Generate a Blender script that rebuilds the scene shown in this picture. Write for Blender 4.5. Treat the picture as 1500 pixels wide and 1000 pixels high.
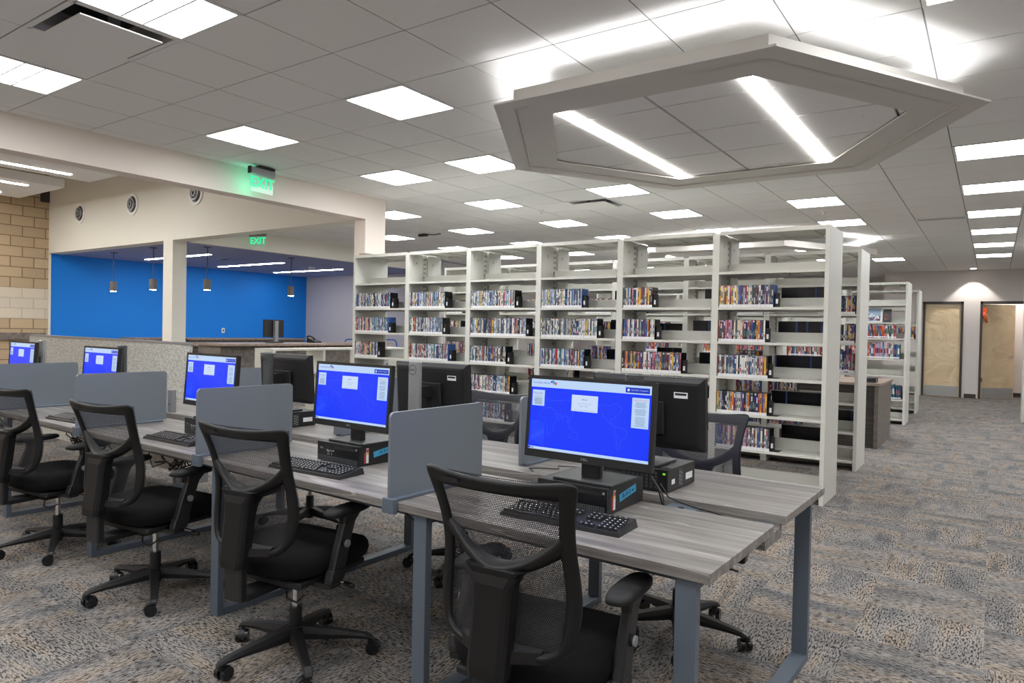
import bpy, bmesh, math, random
from mathutils import Vector, Matrix
C = bpy.context
scene = C.scene
for o in list(bpy.data.objects):
    bpy.data.objects.remove(o, do_unlink=True)
col = scene.collection
pi = math.pi
random.seed(7)

# ------------------------------------------------------------------ camera
CAMZ = 1.37
YAW, PITCH, ROLL, FPX = -.6086, -.0148, .0208, 1011.3
f = Vector((math.sin(YAW)*math.cos(PITCH), math.cos(YAW)*math.cos(PITCH), math.sin(PITCH)))
r0 = Vector((math.cos(YAW), -math.sin(YAW), 0)); u0 = r0.cross(f)
rt = math.cos(ROLL)*r0 + math.sin(ROLL)*u0
up = -math.sin(ROLL)*r0 + math.cos(ROLL)*u0
cam = bpy.data.cameras.new('camera'); cam.lens = FPX/1500*36; cam.sensor_width = 36
cam.clip_start = .05; cam.clip_end = 100
co = bpy.data.objects.new('camera', cam); col.objects.link(co)
m = Matrix((rt, up, -f)).transposed().to_4x4(); m.translation = Vector((0, 0, CAMZ))
co.matrix_world = m
scene.camera = co
# ------------------------------------------------------------------ world, exposure
w = bpy.data.worlds.new('world'); scene.world = w; w.use_nodes = True
w.node_tree.nodes['Background'].inputs[0].default_value = (.8, .85, .9, 1)
w.node_tree.nodes['Background'].inputs[1].default_value = .3
scene.view_settings.view_transform = 'Standard'
scene.view_settings.look = 'None'
scene.view_settings.gamma = 1
scene.view_settings.exposure = 0.0
scene.view_settings.use_curve_mapping = False
E_PANEL = 21.0      # troffer emission
E_COVE = 36.0
E_STRIP = 16.0

# ------------------------------------------------------------------ materials
MATS = {}
def mat(name, c=(.5, .5, .5), rough=.6, metal=0, spec=.5, emit=None, es=1, bump=0, bscale=200, vary=0, vscale=5):
    if name in MATS: return MATS[name]
    M = bpy.data.materials.new(name); M.use_nodes = True
    nt = M.node_tree; b = nt.nodes['Principled BSDF']
    b.inputs['Base Color'].default_value = (*c, 1)
    b.inputs['Roughness'].default_value = rough
    b.inputs['Metallic'].default_value = metal
    b.inputs['Specular IOR Level'].default_value = spec
    if emit:
        b.inputs['Emission Color'].default_value = (*emit, 1); b.inputs['Emission Strength'].default_value = es
    if bump or vary:
        tc = nt.nodes.new('ShaderNodeTexCoord')
    if bump:
        n = nt.nodes.new('ShaderNodeTexNoise'); n.inputs['Scale'].default_value = bscale; n.inputs['Detail'].default_value = 3
        nt.links.new(tc.outputs['Object'], n.inputs['Vector'])
        bp = nt.nodes.new('ShaderNodeBump'); bp.inputs['Strength'].default_value = bump; bp.inputs['Distance'].default_value = .002
        nt.links.new(n.outputs['Fac'], bp.inputs['Height']); nt.links.new(bp.outputs['Normal'], b.inputs['Normal'])
    if vary:
        n = nt.nodes.new('ShaderNodeTexNoise'); n.inputs['Scale'].default_value = vscale; n.inputs['Detail'].default_value = 4
        nt.links.new(tc.outputs['Object'], n.inputs['Vector'])
        r = nt.nodes.new('ShaderNodeValToRGB')
        r.color_ramp.elements[0].position = .3; r.color_ramp.elements[1].position = .7
        r.color_ramp.elements[0].color = (*[x*(1-vary) for x in c], 1)
        r.color_ramp.elements[1].color = (*[min(1, x*(1+vary)) for x in c], 1)
        nt.links.new(n.outputs['Fac'], r.inputs['Fac']); nt.links.new(r.outputs['Color'], b.inputs['Base Color'])
    MATS[name] = M
    return M
def lin(r, g, b):
    g_ = lambda v: (v/255/12.92) if v <= 10 else ((v/255+.055)/1.055)**2.4
    return (g_(r), g_(g), g_(b))
class NT:
    def __init__(s, name):
        s.M = bpy.data.materials.new(name); s.M.use_nodes = True; s.nt = s.M.node_tree
        s.b = s.nt.nodes['Principled BSDF']; MATS[name] = s.M
    def n(s, t, **k):
        x = s.nt.nodes.new(t)
        for a, v in k.items(): setattr(x, a, v)
        return x
    def l(s, a, b): s.nt.links.new(a, b)
    def math(s, op, a, b=None, c=None):
        x = s.n('ShaderNodeMath', operation=op)
        for i, v in enumerate((a, b, c)):
            if v is None: continue
            if isinstance(v, (int, float)): x.inputs[i].default_value = v
            else: s.l(v, x.inputs[i])
        return x.outputs[0]
    def mix(s, fac, a, b, blend='MIX'):
        x = s.n('ShaderNodeMix', data_type='RGBA', blend_type=blend)
        for i, v in ((0, fac), (6, a), (7, b)):
            if isinstance(v, (int, float)): x.inputs[i].default_value = v
            elif isinstance(v, tuple): x.inputs[i].default_value = (*v, 1)
            else: s.l(v, x.inputs[i])
        return x.outputs[2]
    def comb(s, x, y, z=0):
        c = s.n('ShaderNodeCombineXYZ')
        for i, v in enumerate((x, y, z)):
            if isinstance(v, (int, float)): c.inputs[i].default_value = v
            else: s.l(v, c.inputs[i])
        return c.outputs[0]
    def noise(s, vec, scale, detail=3, rough=.5):
        x = s.n('ShaderNodeTexNoise'); x.inputs['Scale'].default_value = scale; x.inputs['Detail'].default_value = detail
        x.inputs['Roughness'].default_value = rough; s.l(vec, x.inputs['Vector']); return x.outputs['Fac']
    def ramp(s, fac, pts, interp='LINEAR'):
        r = s.n('ShaderNodeValToRGB'); cr = r.color_ramp; cr.interpolation = interp
        while len(cr.elements) < len(pts): cr.elements.new(.5)
        for e, (p, c) in zip(cr.elements, pts): e.position = p; e.color = (*c, 1)
        s.l(fac, r.inputs['Fac']); return r.outputs['Color']

def carpet_mat():
    k = NT('carpet'); tc = k.n('ShaderNodeTexCoord'); sp = k.n('ShaderNodeSeparateXYZ'); k.l(tc.outputs['Object'], sp.inputs[0])
    X, Y = sp.outputs[0], sp.outputs[1]
    T = .5
    ix = k.math('FLOOR', k.math('DIVIDE', X, T)); iy = k.math('FLOOR', k.math('DIVIDE', Y, T))
    wn = k.n('ShaderNodeTexWhiteNoise', noise_dimensions='2D'); k.l(k.comb(ix, iy), wn.inputs['Vector'])
    d = k.math('MODULO', k.math('ADD', k.math('ADD', ix, iy), 100), 2)
    dirn = k.math('GREATER_THAN', k.math('ADD', k.math('MULTIPLY', d, .8), k.math('MULTIPLY', wn.outputs['Value'], .4)), .6)
    inv = k.math('SUBTRACT', 1, dirn)
    U = k.math('ADD', k.math('MULTIPLY', X, dirn), k.math('MULTIPLY', Y, inv))
    V = k.math('ADD', k.math('MULTIPLY', Y, dirn), k.math('MULTIPLY', X, inv))
    off = k.math('MULTIPLY', wn.outputs['Value'], 37)
    big = k.noise(k.comb(k.math('ADD', k.math('MULTIPLY', U, .9), off), k.math('MULTIPLY', V, 5)), 1.5, 2)
    base = k.ramp(big, [(.28, lin(110, 111, 114)), (.40, lin(134, 131, 129)), (.52, lin(150, 144, 139)), (.60, lin(160, 147, 134)), (.74, lin(114, 110, 106))])
    wv = k.math('SINE', k.math('MULTIPLY', V, 2*pi/.0135))
    wmask = k.noise(k.comb(k.math('ADD', k.math('MULTIPLY', U, 3), off), k.math('MULTIPLY', V, 3)), 1.3, 1)
    wm = k.math('MULTIPLY', k.math('GREATER_THAN', wmask, .52), .34)
    c1 = k.mix(k.math('MULTIPLY', k.math('MULTIPLY', k.math('ADD', wv, 1), .5), wm), base, lin(70, 66, 64))
    blot = k.noise(k.comb(k.math('ADD', k.math('MULTIPLY', U, 34), off), k.math('MULTIPLY', V, 135)), 1, 4, .65)
    bm_ = k.ramp(blot, [(.50, (0, 0, 0)), (.56, (1, 1, 1))])
    reg = k.noise(k.comb(k.math('MULTIPLY', U, 4), k.math('MULTIPLY', V, 7), off), 1, 2)
    c2 = k.mix(k.math('MULTIPLY', bm_, k.math('MULTIPLY', reg, 2.0)), c1, lin(52, 50, 50))
    fine = k.noise(tc.outputs['Object'], 260, 2)
    c3 = k.mix(.75, c2, k.ramp(fine, [(.25, (.12, .12, .12)), (.75, (.95, .95, .95))]), 'OVERLAY')
    k.l(c3, k.b.inputs['Base Color']); k.b.inputs['Roughness'].default_value = .95; k.b.inputs['Specular IOR Level'].default_value = .1
    bp = k.n('ShaderNodeBump'); bp.inputs['Strength'].default_value = .5; bp.inputs['Distance'].default_value = .004
    k.l(k.math('ADD', fine, blot), bp.inputs['Height']); k.l(bp.outputs[0], k.b.inputs['Normal'])
    return k.M
def wood_mat(name, cols, sx=1.2, sy=28, rough=.38, axis='X', line=True):
    k = NT(name); tc = k.n('ShaderNodeTexCoord'); sp = k.n('ShaderNodeSeparateXYZ'); k.l(tc.outputs['Object'], sp.inputs[0])
    if axis == 'X': vec = k.comb(k.math('MULTIPLY', sp.outputs[0], sx), k.math('MULTIPLY', sp.outputs[1], sy), k.math('MULTIPLY', sp.outputs[2], sy))
    else: vec = k.comb(k.math('MULTIPLY', sp.outputs[0], sy), k.math('MULTIPLY', sp.outputs[1], sy), k.math('MULTIPLY', sp.outputs[2], sx))
    n1 = k.noise(vec, 1, 5, .6)
    c = k.ramp(n1, [(.30, cols[0]), (.5, cols[1]), (.68, cols[2])])
    n2 = k.noise(vec, 7, 2)
    c = k.mix(.35, c, k.ramp(n2, [(.3, (.25, .25, .25)), (.7, (.75, .75, .75))]), 'OVERLAY')
    if line:
        n3 = k.noise(vec, .55, 1)
        lm_ = k.math('MULTIPLY', k.math('LESS_THAN', k.math('ABSOLUTE', k.math('SUBTRACT', n3, .5)), .006), .45)
        c = k.mix(lm_, c, lin(200, 192, 184))
    k.l(c, k.b.inputs['Base Color']); k.b.inputs['Roughness'].default_value = rough
    return k.M
def brick_mat():
    k = NT('block_masonry'); tc = k.n('ShaderNodeTexCoord'); sp = k.n('ShaderNodeSeparateXYZ'); k.l(tc.outputs['Object'], sp.inputs[0])
    vec = k.comb(sp.outputs[1], sp.outputs[2])
    b = k.n('ShaderNodeTexBrick'); k.l(vec, b.inputs['Vector']); b.offset = .5
    b.inputs['Scale'].default_value = 1; b.inputs['Brick Width'].default_value = .406; b.inputs['Row Height'].default_value = .2032
    b.inputs['Mortar Size'].default_value = .009; b.inputs['Mortar Smooth'].default_value = .1
    # a pale band of courses between 1.42 and 2.03 m
    z = sp.outputs[2]
    band = k.math('MULTIPLY', k.math('GREATER_THAN', z, 1.42), k.math('LESS_THAN', z, 2.035))
    k.l(k.mix(band, lin(196, 173, 140), lin(214, 203, 183)), b.inputs['Color1'])
    k.l(k.mix(band, lin(180, 158, 128), lin(206, 196, 178)), b.inputs['Color2'])
    k.l(k.mix(band, lin(128, 108, 84), lin(190, 180, 160)), b.inputs['Mortar'])
    n = k.noise(tc.outputs['Object'], 60, 4)
    c = k.mix(.4, b.outputs['Color'], k.ramp(n, [(.3, (.3, .3, .3)), (.7, (.7, .7, .7))]), 'OVERLAY')
    k.l(c, k.b.inputs['Base Color']); k.b.inputs['Roughness'].default_value = .9
    bp = k.n('ShaderNodeBump'); bp.inputs['Distance'].default_value = .006
    k.l(k.math('SUBTRACT', n, b.outputs['Fac']), bp.inputs['Height']); k.l(bp.outputs[0], k.b.inputs['Normal'])
    return k.M
def mesh_mat():
    # woven chair mesh: open holes between the threads
    k = NT('chair_mesh_fabric'); uv = k.n('ShaderNodeTexCoord'); sp = k.n('ShaderNodeSeparateXYZ'); k.l(uv.outputs['UV'], sp.inputs[0])
    a, b = sp.outputs[0], sp.outputs[1]
    P = .0052
    row = k.math('FLOOR', k.math('DIVIDE', b, P))
    sh = k.math('MULTIPLY', k.math('MODULO', k.math('ADD', row, 1000), 2), P*.5)
    fx = k.math('SUBTRACT', k.math('FRACT', k.math('DIVIDE', k.math('ADD', a, sh), P)), .5)
    fy = k.math('SUBTRACT', k.math('FRACT', k.math('DIVIDE', b, P)), .5)
    d = k.math('ADD', k.math('POWER', k.math('DIVIDE', fx, .33), 2), k.math('POWER', k.math('DIVIDE', fy, .38), 2))
    hole = k.math('LESS_THAN', d, 1)
    tr = k.n('ShaderNodeBsdfTransparent'); mx = k.n('ShaderNodeMixShader')
    k.l(hole, mx.inputs[0]); k.l(k.b.outputs[0], mx.inputs[1]); k.l(tr.outputs[0], mx.inputs[2])
    k.b.inputs['Base Color'].default_value = (*lin(48, 48, 52), 1); k.b.inputs['Roughness'].default_value = .6
    k.l(mx.outputs[0], k.nt.nodes['Material Output'].inputs[0])
    return k.M
def cubicle_mat():
    k = NT('textured_partition_fabric'); tc = k.n('ShaderNodeTexCoord')
    v = k.n('ShaderNodeTexVoronoi'); v.inputs['Scale'].default_value = 70; k.l(tc.outputs['Object'], v.inputs['Vector'])
    n = k.noise(tc.outputs['Object'], 55, 3)
    c = k.ramp(k.math('MULTIPLY', k.math('ADD', v.outputs['Distance'], n), .7), [(.3, lin(128, 128, 124)), (.55, lin(170, 169, 163)), (.8, lin(206, 204, 196))])
    k.l(c, k.b.inputs['Base Color']); k.b.inputs['Roughness'].default_value = .9
    return k.M
def door_wrap_mat():
    k = NT('kraft_paper_wrap'); tc = k.n('ShaderNodeTexCoord')
    n = k.n('ShaderNodeTexNoise'); n.inputs['Scale'].default_value = 2.5; n.inputs['Detail'].default_value = 3; n.inputs['Distortion'].default_value = 1.5
    k.l(tc.outputs['Object'], n.inputs['Vector'])
    k.l(k.ramp(n.outputs['Fac'], [(.3, lin(224, 198, 158)), (.7, lin(238, 216, 180))]), k.b.inputs['Base Color'])
    k.b.inputs['Roughness'].default_value = .45
    bp = k.n('ShaderNodeBump'); bp.inputs['Distance'].default_value = .03; k.l(n.outputs['Fac'], bp.inputs['Height']); k.l(bp.outputs[0], k.b.inputs['Normal'])
    return k.M

CARPET = carpet_mat()
DESKWOOD = wood_mat('grey_wood_laminate', (lin(94, 90, 87), lin(125, 120, 116), lin(152, 147, 142)), sx=1.3, sy=26)
COUNTERW = wood_mat('counter_wood_laminate', (lin(88, 82, 78), lin(112, 104, 98), lin(132, 124, 116)), sx=1.5, sy=14, line=False)
COUNTERT = wood_mat('counter_top_laminate', (lin(120, 104, 92), lin(148, 130, 116), lin(165, 147, 132)), sx=1, sy=20, line=False)
DARKWOOD = wood_mat('dark_wood_laminate', (lin(50, 48, 47), lin(66, 62, 60), lin(84, 78, 75)), sx=2, sy=30, line=False)
BRICK = brick_mat(); MESHM = mesh_mat(); CUBI = cubicle_mat(); KRAFT = door_wrap_mat()
CEIL = mat('ceiling_tile', lin(238, 237, 235), .9, bump=.15, bscale=400)
TEE = mat('ceiling_tee', lin(120, 119, 117), .6)
CREAM = mat('cream_paint', lin(228, 225, 214), .8)
PINKB = mat('warm_white_paint', lin(240, 228, 218), .8)
BLUE = mat('blue_paint', lin(0, 126, 224), .7)
BOUNCECEIL = mat('ceiling_blue_bounce_tint', lin(150, 160, 195), .8)  # blue bounce light mixed into the ceiling's own colour
GREYW = mat('grey_paint', lin(186, 184, 190), .8)
TAUPE = mat('taupe_paint', lin(220, 212, 208), .8)
WHITEP = mat('white_paint', lin(238, 237, 234), .6)
CANOPYM = mat('canopy_paint', lin(208, 204, 198), .55)
SHELFM = mat('shelf_enamel', lin(214, 213, 205), .45)
SHELFD = mat('shelf_slot', lin(70, 70, 66), .7)
LABELW = mat('label_white', lin(236, 236, 238), .6)
BLK = mat('black_plastic', lin(26, 26, 28), .42)
BLKM = mat('black_matte', lin(20, 20, 22), .7)
BLKG = mat('black_gloss', lin(24, 25, 28), .25)
SEATF = mat('black_seat_fabric', lin(15, 15, 17), .95, bump=1, bscale=350, spec=.2)
FRAMEM = mat('chair_frame_plastic', lin(17, 17, 18), .42, spec=.35)
CHROME = mat('chrome', (.7, .7, .7), .18, 1)
STEEL = mat('slate_painted_steel', lin(92, 102, 114), .4)
DIVM = mat('grey_divider_laminate', lin(112, 118, 126), .38)
SILV = mat('silver_plastic', lin(150, 150, 152), .35, .3)
DGREY = mat('dark_grey_plastic', lin(70, 72, 74), .45)
FRAMEBR = mat('dark_bronze_frame', lin(64, 58, 54), .5)
KICK = mat('brushed_kick_plate', lin(176, 176, 174), .4, .3)
SCR = lambda n, c, s=1.0: mat(n, (0, 0, 0), .3, emit=c, es=s)
SBLUE = SCR('screen_blue', lin(2, 52, 250)); SPALE = SCR('screen_pale', lin(186, 212, 244)); SNAVY = SCR('screen_navy', lin(10, 50, 190))
SMAP = SCR('screen_map_line', lin(50, 100, 255)); STXT = SCR('screen_text', lin(70, 90, 130)); SCARD = SCR('screen_card', lin(200, 218, 246)); SRED = SCR('screen_red', lin(220, 70, 90)); SCYAN = SCR('screen_cyan', lin(70, 150, 205)); SWHITE = SCR('screen_white', lin(225, 235, 250))
TROF = mat('troffer_diffuser', (.9, .9, .9), .5, emit=(.955, .98, 1), es=E_PANEL)
STRIPM = mat('linear_light_diffuser', (.9, .9, .9), .5, emit=(1, .97, .92), es=E_STRIP)
CLOUDL = mat('lobby_linear_diffuser', (.9, .9, .9), .5, emit=(1, .98, .95), es=60)
BLUEL = mat('blue_room_diffuser', (.9, .9, .9), .5, emit=(1, .98, .95), es=36)
COVEM = mat('cove_led', (.9, .9, .9), .5, emit=(.97, .98, 1), es=E_COVE)
TAPE = mat('blue_tape', lin(60, 150, 190), .6); INK = mat('marker_ink', lin(20, 60, 90), .7)
STK_R = mat('sticker_red', lin(190, 60, 60), .5); STK_Y = mat('sticker_yellow', lin(215, 200, 110), .5); STK_G = mat('sticker_green', lin(120, 200, 60), .5, emit=lin(120, 220, 40), es=.6)
GREENE = mat('exit_green', (0, .3, .15), .4, emit=lin(0, 235, 150), es=1.3)
ORANGE = mat('orange_fabric', lin(225, 90, 40), .8)
CARTB = mat('blue_cart_paint', lin(20, 80, 170), .4)

# ------------------------------------------------------------------ mesh builder
class MB:
    def __init__(s): s.v = []; s.f = []; s.m = []; s.mats = []; s.uv = {}; s.sm = []
    def mi(s, M):
        if M not in s.mats: s.mats.append(M)
        return s.mats.index(M)
    def add(s, vs, fs, M, smooth=False, T=None):
        b = len(s.v); k = s.mi(M)
        for p in vs: s.v.append(tuple(T @ Vector(p)) if T else tuple(p))
        for q in fs: s.f.append([b+i for i in q]); s.m.append(k); s.sm.append(smooth)
        return s
    def box(s, x0, x1, y0, y1, z0, z1, M, T=None, ch=0):
        if x0 > x1: x0, x1 = x1, x0
        if y0 > y1: y0, y1 = y1, y0
        if z0 > z1: z0, z1 = z1, z0
        if ch > 0:   # chamfered vertical edges and rims
            c = min(ch, (x1-x0)/2.1, (y1-y0)/2.1, (z1-z0)/2.1)
            def ring(i, z): return [(x0+i+c, y0+i, z), (x1-i-c, y0+i, z), (x1-i, y0+i+c, z), (x1-i, y1-i-c, z), (x1-i-c, y1-i, z), (x0+i+c, y1-i, z), (x0+i, y1-i-c, z), (x0+i, y0+i+c, z)]
            R = [ring(c*.6, z0), ring(0, z0+c*.6), ring(0, z1-c*.6), ring(c*.6, z1)]
            vs = [p for r in R for p in r]; fs = [list(range(7, -1, -1)), [24+i for i in range(8)]]
            for k in range(3):
                for i in range(8): j = (i+1) % 8; fs.append([k*8+i, k*8+j, k*8+8+j, k*8+8+i])
            return s.add(vs, fs, M, False, T)
        vs = [(x, y, z) for z in (z0, z1) for y in (y0, y1) for x in (x0, x1)]
        return s.add(vs, [(0, 2, 3, 1), (4, 5, 7, 6), (0, 1, 5, 4), (2, 6, 7, 3), (0, 4, 6, 2), (1, 3, 7, 5)], M, False, T)
    def cyl(s, p, q, r0, M, r1=None, n=16, smooth=True, T=None, caps=True):
        r1 = r0 if r1 is None else r1
        p = Vector(p); q = Vector(q); a = (q-p).normalized()
        t = Vector((1, 0, 0)) if abs(a.x) < .9 else Vector((0, 1, 0))
        u = a.cross(t).normalized(); v = a.cross(u)
        vs = [p+(u*math.cos(2*pi*i/n)+v*math.sin(2*pi*i/n))*r0 for i in range(n)]+[q+(u*math.cos(2*pi*i/n)+v*math.sin(2*pi*i/n))*r1 for i in range(n)]
        s.add(vs, [(i, n+i, n+(i+1) % n, (i+1) % n) for i in range(n)], M, smooth, T)
        if caps:
            s.add(vs[:n], [list(range(n))], M, False, T); s.add(vs[n:], [list(range(n-1, -1, -1))], M, False, T)
        return s
    def tube(s, pts, r, M, n=8, T=None):
        pts = [Vector(p) for p in pts]; rings = []
        for i, p in enumerate(pts):
            a = (pts[min(i+1, len(pts)-1)]-pts[max(i-1, 0)]).normalized()
            t = Vector((0, 0, 1)) if abs(a.z) < .9 else Vector((1, 0, 0))
            u = a.cross(t).normalized(); v = a.cross(u)
            rr = r[i] if isinstance(r, (list, tuple)) else r
            rings.append([p+(u*math.cos(2*pi*k/n)+v*math.sin(2*pi*k/n))*rr for k in range(n)])
        vs = [p for R in rings for p in R]
        fs = [(i*n+k, (i+1)*n+k, (i+1)*n+(k+1) % n, i*n+(k+1) % n) for i in range(len(pts)-1) for k in range(n)]
        fs += [list(range(n)), list(range(len(vs)-1, len(vs)-n-1, -1))]
        return s.add(vs, fs, M, True, T)
    def loft(s, rings, M, smooth=True, T=None, close=True, caps=True):
        n = len(rings[0]); vs = [p for R in rings for p in R]
        fs = [(i*n+k, i*n+(k+1) % n, (i+1)*n+(k+1) % n, (i+1)*n+k) for i in range(len(rings)-1) for k in range(n if close else n-1)]
        if caps: fs += [list(range(n-1, -1, -1)), list(range(len(vs)-n, len(vs)))]
        return s.add(vs, fs, M, smooth, T)
    def prism(s, poly, z0, z1, M, T=None):
        n = len(poly)
        vs = [(x, y, z0) for x, y in poly]+[(x, y, z1) for x, y in poly]
        fs = [list(range(n-1, -1, -1)), list(range(n, 2*n))]+[(i, (i+1) % n, n+(i+1) % n, n+i) for i in range(n)]
        return s.add(vs, fs, M, False, T)
    def quad(s, pts, M, T=None): return s.add(pts, [list(range(len(pts)))], M, False, T)
    def mesh(s, name):
        me = bpy.data.meshes.new(name); me.from_pydata(s.v, [], s.f)
        for M in s.mats: me.materials.append(M)
        me.polygons.foreach_set('material_index', s.m)
        me.polygons.foreach_set('use_smooth', s.sm)
        me.update(); return me
    def obj(s, name, parent=None, label=None, fix=True):
        me = s.mesh(name)
        if fix:
            bm = bmesh.new(); bm.from_mesh(me); bmesh.ops.recalc_face_normals(bm, faces=bm.faces); bm.to_mesh(me); bm.free()
        o = bpy.data.objects.new(name, me); col.objects.link(o); o.parent = parent
        if label: o['label'] = label
        return o
def tag(o, label=None, cat=None, group=None, kind=None):
    if label: o['label'] = label
    if cat: o['category'] = cat
    if group: o['group'] = group
    if kind: o['kind'] = kind
    return o
def thing(name, label, cat, loc=(0, 0, 0), rz=0, group=None):
    o = bpy.data.objects.new(name, None); col.objects.link(o); o.location = loc; o.rotation_euler = (0, 0, rz)
    o.empty_display_size = .1
    return tag(o, label, cat, group)
def struct(o): o['kind'] = 'structure'; return o
def copy_tree(o, parent=None):
    c = o.copy(); col.objects.link(c); c.parent = parent
    for ch in o.children: copy_tree(ch, c)
    return c
def text(mb, s, size, M, T, align='CENTER', ext=0.0004):
    cu = bpy.data.curves.new('t', 'FONT'); cu.body = s; cu.size = size; cu.align_x = align; cu.align_y = 'CENTER'; cu.resolution_u = 1; cu.extrude = ext
    o = bpy.data.objects.new('t', cu); col.objects.link(o)
    me = bpy.data.meshes.new_from_object(o.evaluated_get(C.evaluated_depsgraph_get()))
    mb.add([v.co[:] for v in me.vertices], [list(p.vertices) for p in me.polygons], M, False, T)
    bpy.data.objects.remove(o); bpy.data.curves.remove(cu); bpy.data.meshes.remove(me)
ORD = ['zeroth', 'first', 'second', 'third', 'fourth', 'fifth', 'sixth', 'seventh', 'eighth', 'ninth', 'tenth', 'eleventh', 'twelfth', 'thirteenth', 'fourteenth', 'fifteenth', 'sixteenth', 'seventeenth', 'eighteenth', 'nineteenth', 'twentieth', 'twenty-first', 'twenty-second', 'twenty-third', 'twenty-fourth', 'twenty-fifth', 'twenty-sixth', 'twenty-seventh', 'twenty-eighth', 'twenty-ninth', 'thirtieth', 'thirty-first', 'thirty-second', 'thirty-third', 'thirty-fourth', 'thirty-fifth', 'thirty-sixth', 'thirty-seventh', 'thirty-eighth', 'thirty-ninth', 'fortieth']

# ------------------------------------------------------------------ room shell
CZ = 3.06
XB = -6.60            # beam face
YB1 = 19.8            # back wall
def sbox(name, x0, x1, y0, y1, z0, z1, M): return struct(MB().box(x0, x1, y0, y1, z0, z1, M).obj(name))
struct(MB().box(-17, 5, -4.2, 22, -.1, 0, CARPET).obj('floor'))
# ceiling tiles with the tee grid between them
G = .6096; LX0, LY0 = -5.827, 2.25
lights = []
for i in (-6, -3, 0, 3, 6, 9, 12):
    for j in (-7, -4, -1, 2, 5, 8, 11, 14, 17, 20, 23):
        ii = 2 if (i, j) == (3, 5) else i
        if (i, j) in ((6, 2), (6, 5), (6, 8), (9, 5), (3, 17), (6, 17), (6, 20), (3, 14)) and (i, j) != (3, 14): continue
        xc = LX0+G*(ii+.5); yc = LY0+G*(j+.5)
        if xc < XB+.3 and yc < 7: continue
        if xc > 3.6 or yc > YB1-.4: continue
        lights.append((ii, j))
vents = {(2, -1): 'v', (2, 9): 'v', (8, 14): 's'}
cells = set(lights) | set(vents)
cm = MB(); tm = MB()
def inroom(x, y): return (x > XB and y < 6.6) or (x > -10.97 and y >= 6.3)
for i in range(-9, 19):
    for j in range(-11, 32):
        x0 = LX0+G*i; y0 = LY0+G*j
        if x0 > 5 or y0 > 21.4: continue
        xm, ym = x0+G/2, y0+G/2
        if (i, j) in cells: continue
        g = .0045
        ax0, ax1, ay0, ay1 = x0+g, x0+G-g, y0+g, y0+G-g
        if ym < 6.45: ax0 = max(ax0, XB)
        else: ax0 = max(ax0, -10.97)
        ax1 = min(ax1, 5); ay1 = min(ay1, 21.5)
        if ax1-ax0 < .01: continue
        cm.box(ax0, ax1, ay0, ay1, CZ, CZ+.012, CEIL)
cm.box(XB-.1, 5.1, -4.6, 6.45, CZ+.16, CZ+.2, TEE); cm.box(-11, 5.1, 6.45, 21.6, CZ+.16, CZ+.2, TEE)
ceil = struct(cm.obj('ceiling'))
for i in range(-9, 20):
    x0 = LX0+G*i
    ya = -4.2 if x0 > XB else 6.3
    if x0 < 5: tm.box(x0-.009, x0+.009, ya, 21.5, CZ+.004, CZ+.02, TEE)
for j in range(-11, 33):
    y0 = LY0+G*j
    if y0 < 21.5: tm.box(XB if y0 < 6.4 else -10.97, 5, y0-.009, y0+.009, CZ+.004, CZ+.02, TEE)
tm.obj('ceiling_grid', ceil)
# walls
sbox('wall_right', 5, 5.15, -4.2, 22, 0, 4.5, TAUPE)
sbox('wall_front', -17, 5.15, -4.35, -4.2, 0, 4.5, PINKB)
bw = MB()
bw.box(-2.3, -1.44, YB1, YB1+.15, 0, 3.25, TAUPE)
bw.box(-1.44, 1.1, YB1, YB1+.15, 2.31, 3.25, TAUPE)
bw.box(-.60, -.27, YB1, YB1+.15, 0, 2.31, TAUPE)
bw.box(.64, 5, YB1, YB1+.15, 0, 3.25, TAUPE)
bw.box(-2.3, -2.2, YB1+.151, 21.5, 0, 3.25, TAUPE)
struct(bw.obj('wall_back'))
sbox('wall_far', -12, -2.3, 21.5, 21.65, 0, 3.25, TAUPE)
bb = MB(); bb.box(-.55, -.31, YB1-.012, YB1, 0, .1, FRAMEBR); bb.box(.66, 4.9, YB1-.012, YB1, 0, .1, FRAMEBR); bb.box(-2.2, -1.5, YB1-.012, YB1, 0, .1, FRAMEBR)
struct(bb.obj('baseboard_back'))
# rooms beyond the open door
sb = MB(); sb.box(-.6, 1.3, 21.2, 21.3, 0, 3, PINKB); sb.box(1.2, 1.3, YB1+.15, 21.3, 0, 3, PINKB); sb.box(-.6, 1.3, 21.18, 21.2, 0, .1, FRAMEBR); sb.box(-.6, 1.3, YB1+.15, 21.3, 2.9, 3, WHITEP)
struct(sb.obj('wall_beyond'))
def door(n, x0, x1, openang, M, label):
    d = bpy.data.objects.new(n, None); col.objects.link(d); d.location = (x0, YB1, 0); struct(d); d['label'] = label
    W = x1-x0; fr = MB()
    fr.box(0, .05, -.03, .17, 0, 2.31, FRAMEBR); fr.box(W-.05, W, -.03, .17, 0, 2.31, FRAMEBR); fr.box(0, W, -.03, .17, 2.25, 2.31, FRAMEBR)
    fr.obj('door_frame', d)
    T = Matrix.Translation((.05, .02, 0)) @ Matrix.Rotation(openang, 4, 'Z')
    L = W-.1
    leaf = MB().box(0, L, 0, .045, .01, 2.24, M, T).obj('door_leaf', d)
    MB().box(.02, L-.02, -.004, 0, .02, .26, KICK, T).obj('kick_plate', d)
    if openang: MB().cyl((L-.07, -.02, 1.0), (L-.07, .0, 1.0), .028, CHROME, T=T).cyl((L-.07, -.05, 1.0), (L-.07, -.02, 1.0), .01, CHROME, T=T).box(L-.19, L-.06, -.06, -.045, .99, 1.01, CHROME, T).obj('door_handle', d)
    if openang:
        MB().box(0, .02, -.02, .0, 1.9, 2.0, CHROME, T).box(0, .02, -.02, .0, .4, .5, CHROME, T).obj('hinge', d)
    return d
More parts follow.
